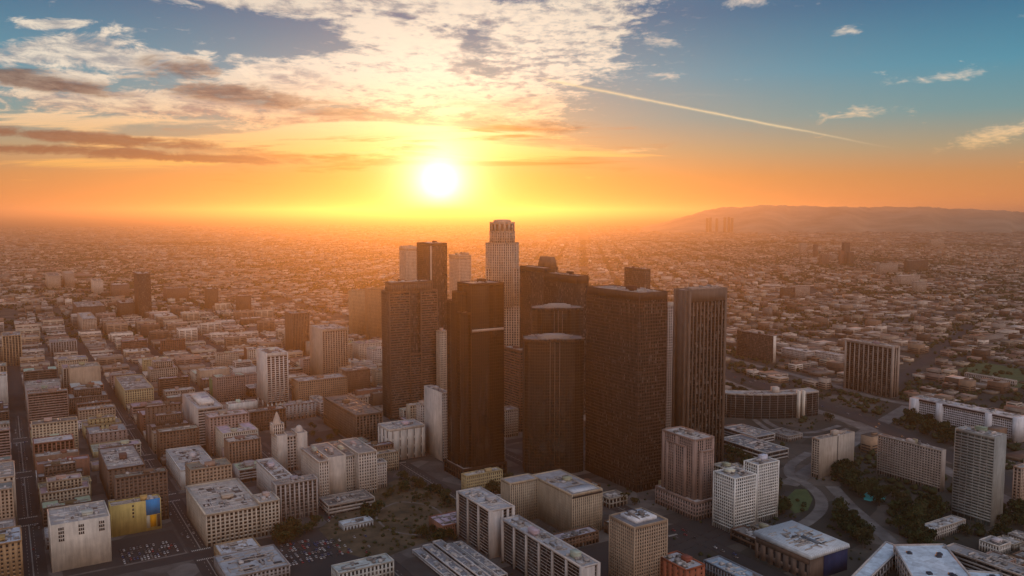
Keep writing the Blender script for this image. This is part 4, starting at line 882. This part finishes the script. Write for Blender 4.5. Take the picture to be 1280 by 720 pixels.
NEAR, REST = GEN[:165], GEN[165:]
STY = [st(PUNCH), st(PUNCH, sp=4.4, pw=2.4, cornice=.9), st(BIGWIN, cornice=1.0), st(NARROW), st(PUNCH, sh=2.1, sp=4.0), st(BAND), st(FINS, sp=5, pw=1.6, pd=.7), st(PUNCH, sp=6, pw=4.2, sh=2.2)]
rows = {}
for g in NEAR: rows.setdefault((g[0], g[1]), []).append(g)
for key, lst in sorted(rows.items()):
    lst.sort(key=lambda g: g[4])
    b0, b1 = colsB[key[0]]; m_ = (b0 + b1) / 2; lo, hi = (b0, m_) if key[1] == 0 else (m_, b1)
    heroes = [f for f in HERO_FEET if f[0] < hi - 5 and f[1] > lo + 5]
    for g in lst:
        ci, sd_, xa, xb, y0, y1, h = g
        rank = sum(1 for q in lst if q[4] < y0) + sum(1 for f in heroes if f[2] < y0)
        cn, cc = r2.choice(PAL); j = r2.uniform(.85, 1.15); cc = tuple(min(.65, c * j) for c in cc)
        stl = r2.choice(STY); fl = max(1, min(16, round(h / 3.8)))
        ave = ci - 1 if sd_ == 1 else ci - 2      # which avenue it faces and from which side
        if sd_ == 0: where = 'right side of ' + AVN.get(ci - 2, 'x') if ci >= 2 else 'street beyond the left frame'
        else: where = 'left side of ' + AVN.get(ci - 1, 'x') if ci >= 1 else 'street beyond the left frame'
        lab = f'{cn} {NUM[fl]} storey block, {ORD[min(rank, 38)]} from near end, {where}'
        rr = random.Random(hash_(lab)); w, d = xb - xa, y1 - y0
        b = Building('city_block_building', lab, 'building', g2w(xa, y0), TH, cc, tuple(c * rr.uniform(.75, 1.1) for c in rr.choice([(.36, .34, .32), (.30, .27, .25), (.45, .42, .40), (.22, .20, .19), (.5, .48, .46)])), rr.choice([(.03, .03, .032), (.02, .018, .016), (.045, .04, .035)]))
        ed = {}
        if rr.random() < .45: ed[3 if sd_ else 1] = None
        if rr.random() < .25: ed[0] = None
        near = h < 9
        if w > 26 and d > 22 and h > 16 and rr.random() < .4:   # a light court at the back
            cw = w * .34; b.tier([(0, 0), (w, 0), (w, d), (w * .5 + cw / 2, d), (w * .5 + cw / 2, d * .45), (w * .5 - cw / 2, d * .45), (w * .5 - cw / 2, d), (0, d)], 0, h, stl, roof=False)
            b.roof.quads([(0, 0, h - 1), (w, 0, h - 1), (w, d * .45, h - 1), (0, d * .45, h - 1), (0, d, h - 1), (w * .5 - cw / 2, d, h - 1), (w * .5 - cw / 2, d * .45, h - 1), (w * .5 + cw / 2, d * .45, h - 1), (w * .5 + cw / 2, d, h - 1), (w, d, h - 1)], [(0, 1, 2, 3), (3, 6, 5, 4), (7, 2, 9, 8)])
            b.clutter(2, w - 2, 2, d * .42, h - 1, 4, True, rr)
        elif h > 24 and rr.random() < .3:                        # a set back upper part
            z = b.tier(rect(w, d), 0, h * .7, stl, ed); b.clutter(1, w - 1, 1, d * .15 + 5, z, 1, False, rr); z = b.tier(rect(w * .7, d * .7, w * .15, d * .2), h * .7 - 1, h, stl, first=False); b.clutter(w * .2, w * .8, d * .25, d * .85, z, 2, True, rr)
        else:
            z = b.tier(rect(w, d), 0, h, stl, ed); b.clutter(1.5, w - 1.5, 1.5, d - 1.5, z, rr.choice([2, 3, 4, 5]), rr.random() < .75, rr)
        b.done(); FOOT.append((xa, xb, y0, y1))

# ---------------------------------------------------------------- the rest of the city, uncountable from here on
def boxes_np(cx, cy, w, d, h, rot, z0=0.0):
    c, s = np.cos(rot), np.sin(rot); k = len(cx); out = np.zeros((k, 8, 3))
    for i, (sx, sy) in enumerate(((-.5, -.5), (.5, -.5), (.5, .5), (-.5, .5))):
        lx, ly = w * sx, d * sy
        out[:, i, 0] = out[:, i + 4, 0] = cx + lx * c - ly * s; out[:, i, 1] = out[:, i + 4, 1] = cy + lx * s + ly * c
    out[:, :4, 2] = np.asarray(z0).reshape(-1, 1) if np.ndim(z0) else z0; out[:, 4:, 2] = (z0 + h).reshape(-1, 1); return out
NR = np.random.RandomState(5)
WALLS = np.array([BEIGE, CREAM, WHITE, TAN, BROWN, (.2, .14, .1), GREY, PINK, (.5, .46, .42), (.26, .2, .15), (.42, .36, .3)]) * np.array((1.05, .96, .88))
ROOFS = np.array([(.34, .30, .27), (.25, .21, .19), (.48, .44, .41), (.16, .13, .11), (.20, .12, .09), (.27, .22, .19), (.56, .53, .50), (.19, .16, .14)]) * np.array((1.04, .95, .86))
class Mass:
    def __init__(s): s.c = []; s.t = []
    def add(s, c8, wall, roof):
        k = len(c8); t = np.zeros((k, 6, 4)); t[:, :, 3] = 1; t[:, :, :3] = wall[:, None]; t[:, 1, :3] = roof; s.c.append(c8); s.t.append(t.reshape(-1, 4))
    def make(s, name):
        b = MB(); b.boxes(np.concatenate(s.c)); return kind(link(name, b.mesh(name, [M['mix']], np.concatenate(s.t))), 'stuff')
mass = Mass()
if REST:
    G = np.array([[*g2w((g[2] + g[3]) / 2, (g[4] + g[5]) / 2), g[3] - g[2], g[5] - g[4], g[6]] for g in REST]); k = len(G)
    wc = WALLS[NR.randint(len(WALLS), size=k)] * NR.uniform(.8, 1.15, (k, 1)); mass.add(boxes_np(G[:, 0], G[:, 1], G[:, 2], G[:, 3], G[:, 4], TH), wc, ROOFS[NR.randint(len(ROOFS), size=k)])
    for f in range(12):   # rows of windows as dark bands standing a little proud, broken into bays
        sel = G[:, 4] > 4 + f * 4
        if sel.any():
            for bx_ in (-.33, 0, .33):
                c8 = boxes_np(G[sel, 0] + BX[0] * G[sel, 2] * bx_, G[sel, 1] + BX[1] * G[sel, 2] * bx_, G[sel, 2] * .26, G[sel, 3] + .5, np.full(sel.sum(), 1.7), TH, 1.4 + f * 3.9); mass.add(c8, np.full((sel.sum(), 3), .025), np.full((sel.sum(), 3), .03))
                c8 = boxes_np(G[sel, 0] + AX[0] * G[sel, 3] * bx_, G[sel, 1] + AX[1] * G[sel, 3] * bx_, G[sel, 2] + .5, G[sel, 3] * .26, np.full(sel.sum(), 1.7), TH, 1.4 + f * 3.9); mass.add(c8, np.full((sel.sum(), 3), .025), np.full((sel.sum(), 3), .03))
    for _ in range(4):
        u_, v_ = NR.uniform(-.35, .35, (2, k)); c8 = boxes_np(G[:, 0] + BX[0] * G[:, 2] * u_ + AX[0] * G[:, 3] * v_, G[:, 1] + BX[1] * G[:, 2] * u_ + AX[1] * G[:, 3] * v_, NR.uniform(2, 8, k), NR.uniform(2, 8, k), NR.uniform(1.5, 4, k), TH, G[:, 4] - .05)
        g_ = ROOFS[NR.randint(len(ROOFS), size=k)]; mass.add(c8, g_ * .9, g_)
FT = np.array(FOOT)
RP = np.concatenate([np.concatenate([p, np.full((len(p), 1), w)], 1) for p, w in ROADS])
FIELDS = [PARK, [at(*q) for q in ((1190, 462), (1228, 450), (1300, 463), (1300, 492), (1215, 478))], [at(*q) for q in ((960, 700), (975, 600), (1040, 560), (1200, 590), (1200, 690), (1060, 735))], [at(*q) for q in ((905, 470), (1140, 500), (1260, 560), (1200, 600), (1060, 545), (905, 530))], [at(*q) for q in ((560, 700), (690, 600), (990, 600), (1010, 760), (560, 780))]]
def free(P, rad):
    b = P @ BX; a = P @ AX; ok = np.ones(len(P), bool)
    for f in FT: ok &= ~((b > f[0] - rad) & (b < f[1] + rad) & (a > f[2] - rad) & (a < f[3] + rad))
    near = np.hypot(P[:, 0], P[:, 1]) < 4500
    i = np.nonzero(near & ok)[0]
    if len(i):
        bad = np.zeros(len(i), bool)
        for j in range(0, len(RP), 50):
            dd = np.hypot(P[i][:, None, 0] - RP[None, j:j + 50, 0], P[i][:, None, 1] - RP[None, j:j + 50, 1]) < RP[None, j:j + 50, 2] + np.broadcast_to(rad, len(P))[i][:, None]; bad |= dd.any(1)
        ok[i[bad]] = False
    return ok
def in_fields(P, L):
    ok = np.zeros(len(P), bool)
    for f in L: ok |= np.array([inside(p, f) for p in P]) if len(P) < 20000 else False
    return ok
def lots(rot, cw, cd, r0, r1, nb, nd):
    ax = np.array((-math.sin(rot), math.cos(rot))); bx = np.array((math.cos(rot), math.sin(rot))); n = int(r1 / min(cw, cd)) + 2
    i, j = np.meshgrid(np.arange(-int(r1 / cw) - 1, int(r1 / cw) + 1), np.arange(-int(r1 / cd) - 1, int(r1 / cd) + 1))
    i, j = i.ravel(), j.ravel(); keep = (i % nb != 0) & (j % nd != 0) & (i % (nb * 6) > 1) & (j % (nd * 5) > 1); i, j = i[keep], j[keep]
    P = (i * cw)[:, None] * bx + (j * cd)[:, None] * ax; rr = np.hypot(P[:, 0], P[:, 1]); az = np.arctan2(P[:, 0], P[:, 1])
    k = (rr > r0) & (rr < r1) & (np.abs(az) < .60) & (P[:, 1] > 0); return P[k]
def fill(P, rot, cw, cd, hs, drop, sz=(.55, 1.0)):
    def field(s_): return np.sin(P[:, 0] / s_ + 1.3 * np.sin(P[:, 1] / (s_ * 1.7))) + np.sin(P[:, 1] / (s_ * 1.3) + 1.1 * np.sin(P[:, 0] / (s_ * .8)))
    dist = field(310) * .5 + field(95) * .35
    P = P[NR.rand(len(P)) > np.clip(drop + .30 * dist, .02, .9)]; P = P + NR.uniform(-1, 1, P.shape) * min(cw, cd) * .06; k = len(P)
    big = 1 + .8 * (NR.rand(k) < .12) + 2.0 * (NR.rand(k) < .025); w = cw * NR.uniform(*sz, k) * big; d = cd * NR.uniform(*sz, k) * np.sqrt(big); ok = free(P, np.maximum(w, d) * .5)
    P, w, d = P[ok], w[ok], d[ok]; k = len(P)
    lf = (np.sin(P[:, 0] / 430) + np.sin(P[:, 1] / 610 + P[:, 0] / 900)) * .25 + .5
    h = NR.choice(hs, k) * NR.uniform(.8, 1.3, k) * (.6 + .8 * lf * NR.rand(k)); wc = WALLS[NR.randint(len(WALLS), size=k)] * NR.uniform(.4, 1.1, (k, 1)); rc = ROOFS[NR.randint(len(ROOFS), size=k)] * NR.uniform(.45, 1.0, (k, 1))
    mass.add(boxes_np(P[:, 0], P[:, 1], w, d, h, rot), wc, rc)
    tone = np.clip(.75 + .35 * np.sin(P[:, 0] / 520 + 2 * np.sin(P[:, 1] / 700)), .4, 1.2)[:, None]; wc *= tone; rc *= tone
    s = (NR.rand(k) < .5) & (h > 6)
    if s.any(): mass.add(boxes_np(P[s, 0] + NR.uniform(-.2, .2, s.sum()) * w[s], P[s, 1] + NR.uniform(-.2, .2, s.sum()) * d[s], w[s] * .35, d[s] * .3, np.full(s.sum(), 2.6), rot, h[s] - .05), wc[s] * .9, rc[s])
    s = h > 9
    for f in range(3):
        q = s & (h > 5 + f * 4); mass.add(boxes_np(P[q, 0], P[q, 1], w[q] * .8, d[q] + .5, np.full(q.sum(), 1.6), rot, 2 + f * 3.8), np.full((q.sum(), 3), .03), np.full((q.sum(), 3), .03)); mass.add(boxes_np(P[q, 0], P[q, 1], w[q] + .5, d[q] * .8, np.full(q.sum(), 1.6), rot, 2 + f * 3.8), np.full((q.sum(), 3), .03), np.full((q.sum(), 3), .03))
P = lots(TH, 24, 30, 700, 3300, 6, 5); b_, a_ = P @ BX, P @ AX
P = P[~((b_ > -400) & (b_ < 705) & (a_ < 2610))]; P = P[~in_fields(P, FIELDS)] if len(P) < 20000 else P
rr_ = np.hypot(P[:, 0], P[:, 1]); vis = np.array([-20 < proj(p[0], p[1], 6)[0] < 1300 and proj(p[0], p[1], 6)[1] < 740 for p in P]); NEARP = P[(rr_ < 1080) & vis]; P = P[~((rr_ < 1080) & vis)]
if 1:
    NEARP = NEARP[free(NEARP, np.full(len(NEARP), 12.0))]; NEARP = NEARP[NR.rand(len(NEARP)) > .25]; NEARP = NEARP[np.argsort(NEARP[:, 1])][:26]; pass
    seen = {}
    for i, p in enumerate(sorted(NEARP.tolist(), key=lambda p: proj(p[0], p[1], 6)[0])):
        cn, cc = r2.choice(PAL); w, d, h = r2.uniform(13, 20), r2.uniform(16, 26), r2.choice([6, 8, 10, 12, 16]); x = proj(p[0], p[1], 6)[0]
        if proj(p[0], p[1], 6)[1] > 600 and x > 1000: wh = 'among low roofs before the tall grey green slab'
        elif x > 900: wh = 'among the low roofs beyond the civic gardens'
        else: wh = 'between the towers'
        key = (cn, wh); seen[key] = seen.get(key, 0) + 1
        b = Building('low_building', f'{["leftmost", "second", "third", "fourth", "fifth", "sixth"][seen[key] - 1]} {cn} low block {wh}', 'building', np.array(p) - BX * w / 2 - AX * d / 2, TH, cc, (.34, .32, .30), (.02, .02, .02))
        z = b.tier(rect(w, d), 0, h, r2.choice(STY)); b.clutter(1, w - 1, 1, d - 1, z, 3, r2.random() < .5, random.Random(i)); b.done(); g = w2g(np.array(p)); FOOT.append((g[0] - w / 2, g[0] + w / 2, g[1] - d / 2, g[1] + d / 2))
FT = np.array(FOOT)
fill(P, TH, 24, 30, [4, 5, 6, 7, 8, 10, 12, 16, 22], .18)
fill(lots(TH - .63, 26, 32, 3300, 9000, 6, 7), TH - .63, 26, 32, [4, 5, 5, 6, 7, 8, 9, 12, 15], .22)
fill(lots(TH - .63, 60, 75, 9000, 20000, 6, 7), TH - .63, 60, 75, [5, 6, 8, 10, 14], .3, (.4, .9))
mass.make('distant_city')

# ---------------------------------------------------------------- trees
def crown_mesh(seed, n=230, conic=False):
    r = random.Random(seed); b = MB(); V = []; Q = []
    lobes = [(r.uniform(-.38, .38), r.uniform(-.38, .38), r.uniform(.45, .95), r.uniform(.28, .46)) for _ in range(7)]
    for _ in range(n):
        lx, ly, lz, lr = r.choice(lobes); t = r.uniform(0, 2 * math.pi); ph = math.acos(r.uniform(-.7, 1)); q = lr * r.uniform(.75, 1.05)
        c = np.array((lx + q * math.sin(ph) * math.cos(t), ly + q * math.sin(ph) * math.sin(t), lz + q * math.cos(ph) * .8))
        a = np.array([r.gauss(0, 1) for _ in range(3)]); a /= np.linalg.norm(a); e = np.cross(a, (r.gauss(0, 1), r.gauss(0, 1), r.gauss(0, 1))); e /= np.linalg.norm(e); s_ = r.uniform(.06, .13)
        i = len(V); V += [tuple(c - a * s_), tuple(c + e * s_), tuple(c + a * s_), tuple(c - e * s_)]; Q.append((i, i + 1, i + 2, i + 3))
    b.quads(V, Q); return b.mesh('crown', [M['leaf']])
def trunk_mesh():
    b = MB(); b.lathe(0, 0, [(.07, 0), (.05, .3), (.035, .7), (.01, .95)], 6)
    for k in range(4):
        a = k * 1.6; b.boxes([[(-.012, -.012, .35), (.012, -.012, .35), (.012, .012, .35), (-.012, .012, .35)] + [(.3 * math.cos(a) + dx, .3 * math.sin(a) + dy, .75) for dx, dy in ((-.008, -.008), (.008, -.008), (.008, .008), (-.008, .008))]])
    return b.mesh('trunk', [M['bark']])
CR = [crown_mesh(i) for i in range(4)]; TR = trunk_mesh()
LEAF = [(.030, .042, .016), (.038, .050, .020), (.050, .050, .022), (.024, .034, .015)]
proto = {}
def tree(p, h, label, group, v=0):
    k = v % 4
    if k not in proto:
        r = link('tree', None); tag(r, label, 'tree', group); c = link('crown', CR[k], r, LEAF[k]); t = link('trunk', TR, r); proto[k] = (r, c, t)
    else:
        r0, c0, t0 = proto[k]; r = r0.copy(); COL.objects.link(r); c = c0.copy(); COL.objects.link(c); c.parent = r; t = t0.copy(); COL.objects.link(t); t.parent = r
    r['label'] = label; r['category'] = 'tree'; r['group'] = group; r.location = (p[0], p[1], .1); r.scale = (h, h, h * rng.uniform(.9, 1.25)); r.rotation_euler = (0, 0, rng.uniform(0, 6.28)); return r
def grove(poly_px, n, hh, label, group, avoid=True):
    P = [at(*q) for q in poly_px]; lo, hi = np.min(P, 0), np.max(P, 0); k = 0; tries = 0
    while k < n and tries < n * 60:
        tries += 1; p = np.array((rng.uniform(lo[0], hi[0]), rng.uniform(lo[1], hi[1])))
        if not inside(p, P): continue
        if avoid and not free(p[None], np.array([2.0]))[0]: continue
        tree(p, rng.uniform(*hh), label, group, rng.randrange(4)); k += 1
grove([(478, 612), (505, 598), (545, 612), (572, 634), (560, 642), (500, 622), (480, 630)], 22, (6, 10), 'dark round tree along the upper rim of the brown hillside park', 'trees on the upper rim of the park')
grove([(520, 668), (560, 650), (585, 660), (570, 690), (530, 690)], 12, (6, 9), 'dark round tree on the lower right corner of the brown hillside park', 'trees on the lower right of the park')
grove([(450, 640), (462, 632), (475, 640), (460, 652)], 5, (7, 11), 'dark round tree beside the small pale blue roofed hall', 'trees by the pale blue hall')
grove([(330, 668), (398, 655), (420, 668), (350, 684)], 14, (7, 11), 'dark street tree below the big beige block with heavy cornice', 'trees below the big beige block')
grove([(590, 610), (660, 598), (664, 620), (640, 630)], 10, (9, 13), 'dark tree between the bronze tower podium and the beige apartments', 'trees by the tower podium')
grove([(1022, 590), (1062, 585), (1075, 606), (1040, 612)], 16, (9, 14), 'dark tall tree at the foot of the blank beige slab', 'trees by the blank slab')
grove([(1058, 606), (1140, 628), (1180, 640), (1170, 660), (1130, 660), (1108, 636), (1070, 622)], 40, (8, 13), 'dark tree in the garden around the teal pool', 'trees round the pool')
grove([(1130, 655), (1170, 655), (1160, 690), (1128, 692), (1112, 670)], 24, (9, 14), 'dark tree in the thicket right of the pale diagonal road', 'trees right of the diagonal road')
grove([(1048, 636), (1066, 650), (1100, 680), (1085, 690), (1045, 660)], 22, (9, 13), 'dark tree in the thicket left of the pale diagonal road', 'trees left of the diagonal road')
grove([(972, 596), (988, 610), (984, 640), (970, 648), (960, 630)], 16, (9, 13), 'dark tree between the white lattice towers and the small lawn', 'trees by the small lawn')
grove([(1085, 530), (1140, 520), (1200, 548), (1190, 560), (1100, 552)], 30, (9, 13), 'dark tree on the slope below the long white building', 'trees below the long white building')
grove([(1255, 600), (1280, 600), (1285, 660), (1255, 668)], 10, (9, 13), 'dark tree right of the tall grey green slab', 'trees right of the grey green slab')
grove([(905, 560), (960, 590), (940, 600), (905, 575)], 10, (8, 12), 'dark tree below the layered low roofs', 'trees below the layered roofs')
def tree_mass(name, P, s):
    k = len(P); seg = 6; prof = np.array([(.25, 0), (.9, .35), (1.0, .75), (.55, 1.15), (.05, 1.3)]); ang = np.arange(seg) * 2 * math.pi / seg
    base = np.array([(r * math.cos(a), r * math.sin(a), z) for r, z in prof for a in ang]); nv = len(base)
    V = base[None] * s[:, None, None] * NR.uniform(.7, 1.3, (k, nv, 1)); V[:, :, 0] += P[:, 0, None]; V[:, :, 1] += P[:, 1, None]
    q = np.array([(j * seg + a, j * seg + (a + 1) % seg, (j + 1) * seg + (a + 1) % seg, (j + 1) * seg + a) for j in range(len(prof) - 1) for a in range(seg)])
    b = MB(); b.quads(V.reshape(-1, 3), (q[None] + (np.arange(k) * nv)[:, None, None]).reshape(-1, 4)); o = kind(link(name, b.mesh(name, [M['leaf']])), 'stuff'); o.color = (.035, .042, .018, 1)
def scatter(n, r0, r1):
    r = np.sqrt(NR.uniform(r0 ** 2, r1 ** 2, n)); a = NR.uniform(-.58, .58, n); P = np.stack([np.sin(a) * r, np.cos(a) * r], 1)
    dn = np.sin(P[:, 0] / 170 + P[:, 1] / 310) + np.sin(P[:, 1] / 140 - P[:, 0] / 90) + NR.normal(0, .8, n); P = P[dn > .1]; b, a = P @ BX, P @ AX
    P = P[~((b > -300) & (b < 700) & (a < 2300))]; return P[free(P, np.full(len(P), 2.0))]
T1 = scatter(30000, 800, 3500); T2 = scatter(110000, 3500, 9500)
tree_mass('distant_foliage', np.concatenate([T1, T2]), np.concatenate([NR.uniform(2.5, 5.5, len(T1)), NR.uniform(3.5, 8, len(T2))]))

# ---------------------------------------------------------------- cars
def car_mesh():
    b = MB(); L, W = 2.25, .9
    b.boxes([[(-L, -W, .3), (L, -W, .3), (L, W, .3), (-L, W, .3), (-L + .1, -W + .06, .85), (L - .15, -W + .06, .8), (L - .15, W - .06, .8), (-L + .1, W - .06, .85)]])
    b.boxes([[(-1.7, -W + .08, .84), (1.0, -W + .08, .82), (1.0, W - .08, .82), (-1.7, W - .08, .84), (-1.2, -W + .22, 1.4), (.3, -W + .22, 1.4), (.3, W - .22, 1.4), (-1.2, W - .22, 1.4)]], 1)
    b.box(-1.15, .25, -W + .24, W - .24, 1.401, 1.45)
    for x in (-1.4, 1.4):
        for y in (-W, W):
            a = np.linspace(0, 2 * math.pi, 8, endpoint=False); pts = [(x + .33 * math.cos(t), .33 + .33 * math.sin(t)) for t in a]; n = 8
            v = [(px, y - .1, pz) for px, pz in pts] + [(px, y + .1, pz) for px, pz in pts] + [(x, y - .1, .33), (x, y + .1, .33)]
            b.quads(v, [(i, (i + 1) % n, n + (i + 1) % n, n + i) for i in range(n)] + [(16, i, (i + 1) % n, (i + 2) % n) for i in range(0, n, 2)] + [(17, n + (i + 2) % n, n + (i + 1) % n, n + i) for i in range(0, n, 2)], 1)
    return b.mesh('car', [M['car'], M['carglass']])
CAR = car_mesh(); CARC = [(.32, .32, .32), (.42, .42, .42), (.03, .03, .035), (.12, .12, .13), (.25, .02, .02), (.03, .06, .16), (.2, .18, .16), (.45, .45, .44)]
car0 = None
def car(p, ang, label, group):
    global car0
    if car0 is None: car0 = o = link('parked_car', CAR)
    else: o = car0.copy(); COL.objects.link(o)
    o.location = (p[0], p[1], .22); o.rotation_euler = (0, 0, ang); o.color = (*rng.choice(CARC), 1); tag(o, label, 'car', group); return o
def car_park(b0, b1, a0, a1, label, group, fillp=.75, most=60):
    n = 0; a = a0
    while a < a1:
        b = b0
        while b < b1:
            if n < most and rng.random() < fillp and not clash(b - 2, b + 2, a - 2, a + 2, 0): car(g2w(b, a), TH + math.pi / 2 + rng.choice((0, math.pi)) + rng.uniform(-.03, .03), label, group); n += 1
            b += 2.9
        a += 5.2 if int((a - a0) / 5.2) % 3 == 0 else 10.5
sheet('car_park', [strip(34, 136, 815, 882)], M['asphalt'], .26); sheet('car_park', [strip(180, 274, 650, 805)], M['asphalt'], .26); sheet('car_park', [strip(303, 405, 1095, 1158)], M['asphalt'], .26)
car_park(84, 132, 818, 880, 'small car parked in the lot in front of the yellow painted block', 'cars in the lot by the yellow block', .7, 60)
car_park(200, 270, 735, 802, 'small car parked in the lot below the big beige block', 'cars in the lot below the big beige block', .6, 90)
car_park(310, 400, 1100, 1155, 'small car parked in the lot behind the twin gabled building', 'cars in the lot behind the twin gabled building', .45, 30)
for i, nm in ((0, 'leftmost avenue'), (1, 'second avenue from the left'), (2, 'third avenue from the left')):
    for _ in range(26):
        lane = rng.choice((-8.6, -5.1, -1.8, 1.8, 5.1, 8.6)); a = rng.uniform(720, 1450); car(g2w(AVE[i] + lane, a), TH + math.pi / 2 + (math.pi if lane < 0 else 0), f'small car on the {nm}', f'cars on the {nm}').name = 'car'

# ---------------------------------------------------------------- podiums between the towers, undergrowth
def podiums():
    PL = [at(*q) for q in ((612, 640), (690, 668), (760, 640), (830, 660), (900, 690), (985, 690), (985, 645), (905, 600), (820, 640), (700, 596), (630, 605))]
    lo, hi = np.min(PL, 0), np.max(PL, 0); r3 = random.Random(21); got = []
    for _ in range(900):
        if len(got) >= 13: break
        p = np.array((r3.uniform(lo[0], hi[0]), r3.uniform(lo[1], hi[1]))); w, d = r3.uniform(14, 26), r3.uniform(14, 34); g = w2g(p)
        if not inside(p, PL) or not free(p[None], np.array([min(w, d) * .5 + 2]))[0] or clash(g[0] - w / 2, g[0] + w / 2, g[1] - d / 2, g[1] + d / 2, 4): continue
        got.append((p, w, d)); FOOT.append((g[0] - w / 2, g[0] + w / 2, g[1] - d / 2, g[1] + d / 2)); FT_add()
    got.sort(key=lambda t: proj(t[0][0], t[0][1], 4)[0])
    for i, (p, w, d) in enumerate(got):
        cn, cc = r3.choice(PAL); h = r3.choice([5, 7, 9, 11]); b = Building('podium_building', f'low {cn} podium block, {ORD[i]} from left along the street below the dark towers', 'building', p - BX * w / 2 - AX * d / 2, TH, tuple(c * .8 for c in cc), r3.choice([(.30, .28, .26), (.18, .17, .16), (.42, .40, .38)]), (.02, .02, .02))
        z = b.tier(rect(w, d), 0, h, r3.choice([BAND, PUNCH, BIGWIN])); b.clutter(1, w - 1, 1, d - 1, z, 4, r3.random() < .4, random.Random(i + 40)); b.done()
def FT_add(): pass
podiums()
def undergrowth():
    out = []
    for poly, n in ((PARK, 260), (FIELDS[2], 900), (FIELDS[3], 700), (FIELDS[4], 260)):
        P = np.array(poly); lo, hi = P.min(0), P.max(0); q = NR.uniform(lo, hi, (n * 2, 2)); q = np.array([p for p in q if inside(p, poly)]); k = np.sin(q[:, 0] / 21) + np.sin(q[:, 1] / 27 + q[:, 0] / 40) + NR.normal(0, .6, len(q)) > -.2; out.append(q[k])
    P = np.concatenate(out); P = P[free(P, np.full(len(P), 1.0))]
    pool = [at(*q) for q in pool_pts]; cx = np.mean(pool, 0); P = P[np.hypot(P[:, 0] - cx[0], P[:, 1] - cx[1]) > 26]
    tree_mass('undergrowth', P, NR.uniform(.8, 2.4, len(P)))
undergrowth()

# ---------------------------------------------------------------- more cars, lots and garden trees on the right
for px, n, lab, grp in (((820, 432, 905, 466, 985, 492, 1060, 516, 1130, 545, 1190, 572), 28, 'small car on the dark freeway below the finned office block', 'cars on the freeway'), ((800, 645, 860, 668, 940, 705), 12, 'small car on the road below the pinkish stepped tower', 'cars below the pinkish tower')):
    pts = [at(px[i], px[i + 1]) for i in range(0, len(px), 2)]
    for _ in range(n):
        i = rng.randrange(len(pts) - 1); t = rng.random(); d = pts[i + 1] - pts[i]; u = d / np.hypot(*d); car(pts[i] + d * t + np.array((-u[1], u[0])) * rng.choice((-10, -5, 5, 10)) * (.4 if n < 20 else 1), math.atan2(u[1], u[0]), lab, grp).name = 'car'
grove([(1196, 664), (1275, 664), (1275, 690), (1210, 682)], 10, (6, 9), 'dark tree in the yard below the tall grey green slab', 'trees below the grey green slab')
grove([(1100, 640), (1140, 640), (1160, 655), (1120, 662)], 8, (5, 8), 'small dark tree by the garden terrace below the teal pool', 'small trees below the pool')
grove([(384, 522), (436, 522), (446, 556), (396, 560)], 14, (5, 8), 'small tree in the brown open lot behind the twin gabled building', 'trees in the lot behind the twin gabled building')
grove([(640, 625), (700, 640), (760, 625), (830, 655), (900, 670), (820, 640), (700, 600)], 14, (6, 9), 'street tree below the massive gridded dark tower', 'street trees below the dark towers')
grove([(905, 470), (1000, 500), (1060, 520), (1040, 530), (960, 505), (900, 482)], 18, (6, 9), 'small dark tree on the freeway bank behind the curved dark office', 'trees on the freeway bank')

# ---------------------------------------------------------------- hills and haze
def hills():
    b = MB(); n = 160; pts = []
    prof = [(690, 300), (760, 300), (835, 276), (866, 266), (905, 259), (922, 259), (950, 256.5), (1000, 257), (1050, 259), (1120, 258.5), (1160, 259), (1215, 261.5), (1250, 264), (1290, 265), (1340, 266), (1420, 268)]
    for D, f in ((13200, .0), (14500, .4), (16000, 1.0), (18500, .6)):
        row = []
        for i in range(n):
            px = 690 + (1440 - 690) * i / (n - 1); y = np.interp(px, [q[0] for q in prof], [q[1] for q in prof])
            x = (px - 640) / F * D * 1.0; top = CAM_H + (265 - y) / F * 16000 
            row.append((x, D + 300 * math.sin(i * .31), max(-5, (top + 8 * math.sin(i * .9 + D) + 7 * math.sin(i * 2.3 + D * .7)) * f - (0 if f else 6))))
        pts += row
    b.quads(pts, [(r * n + i, r * n + i + 1, (r + 1) * n + i + 1, (r + 1) * n + i) for r in range(3) for i in range(n - 1)])
    kind(link('hills', b.mesh('hills', [M['hill']], smooth=True)), 'structure')
hills()
def haze():
    b = MB(); b.box(-80000, 80000, -2000, 110000, -1, HAZE_TOP); m = bpy.data.materials.new('haze_air'); m.use_nodes = True; nt = m.node_tree; nt.nodes.clear()
    v = nt.nodes.new('ShaderNodeVolumePrincipled'); v.inputs['Color'].default_value = (.95, .77, .58, 1); v.inputs['Density'].default_value = HAZE_DENSITY; v.inputs['Anisotropy'].default_value = .73
    o = nt.nodes.new('ShaderNodeOutputMaterial'); nt.links.new(v.outputs[0], o.inputs['Volume']); kind(link('haze', b.mesh('haze', [m])), 'stuff')
HAZE_TOP = 524
haze()
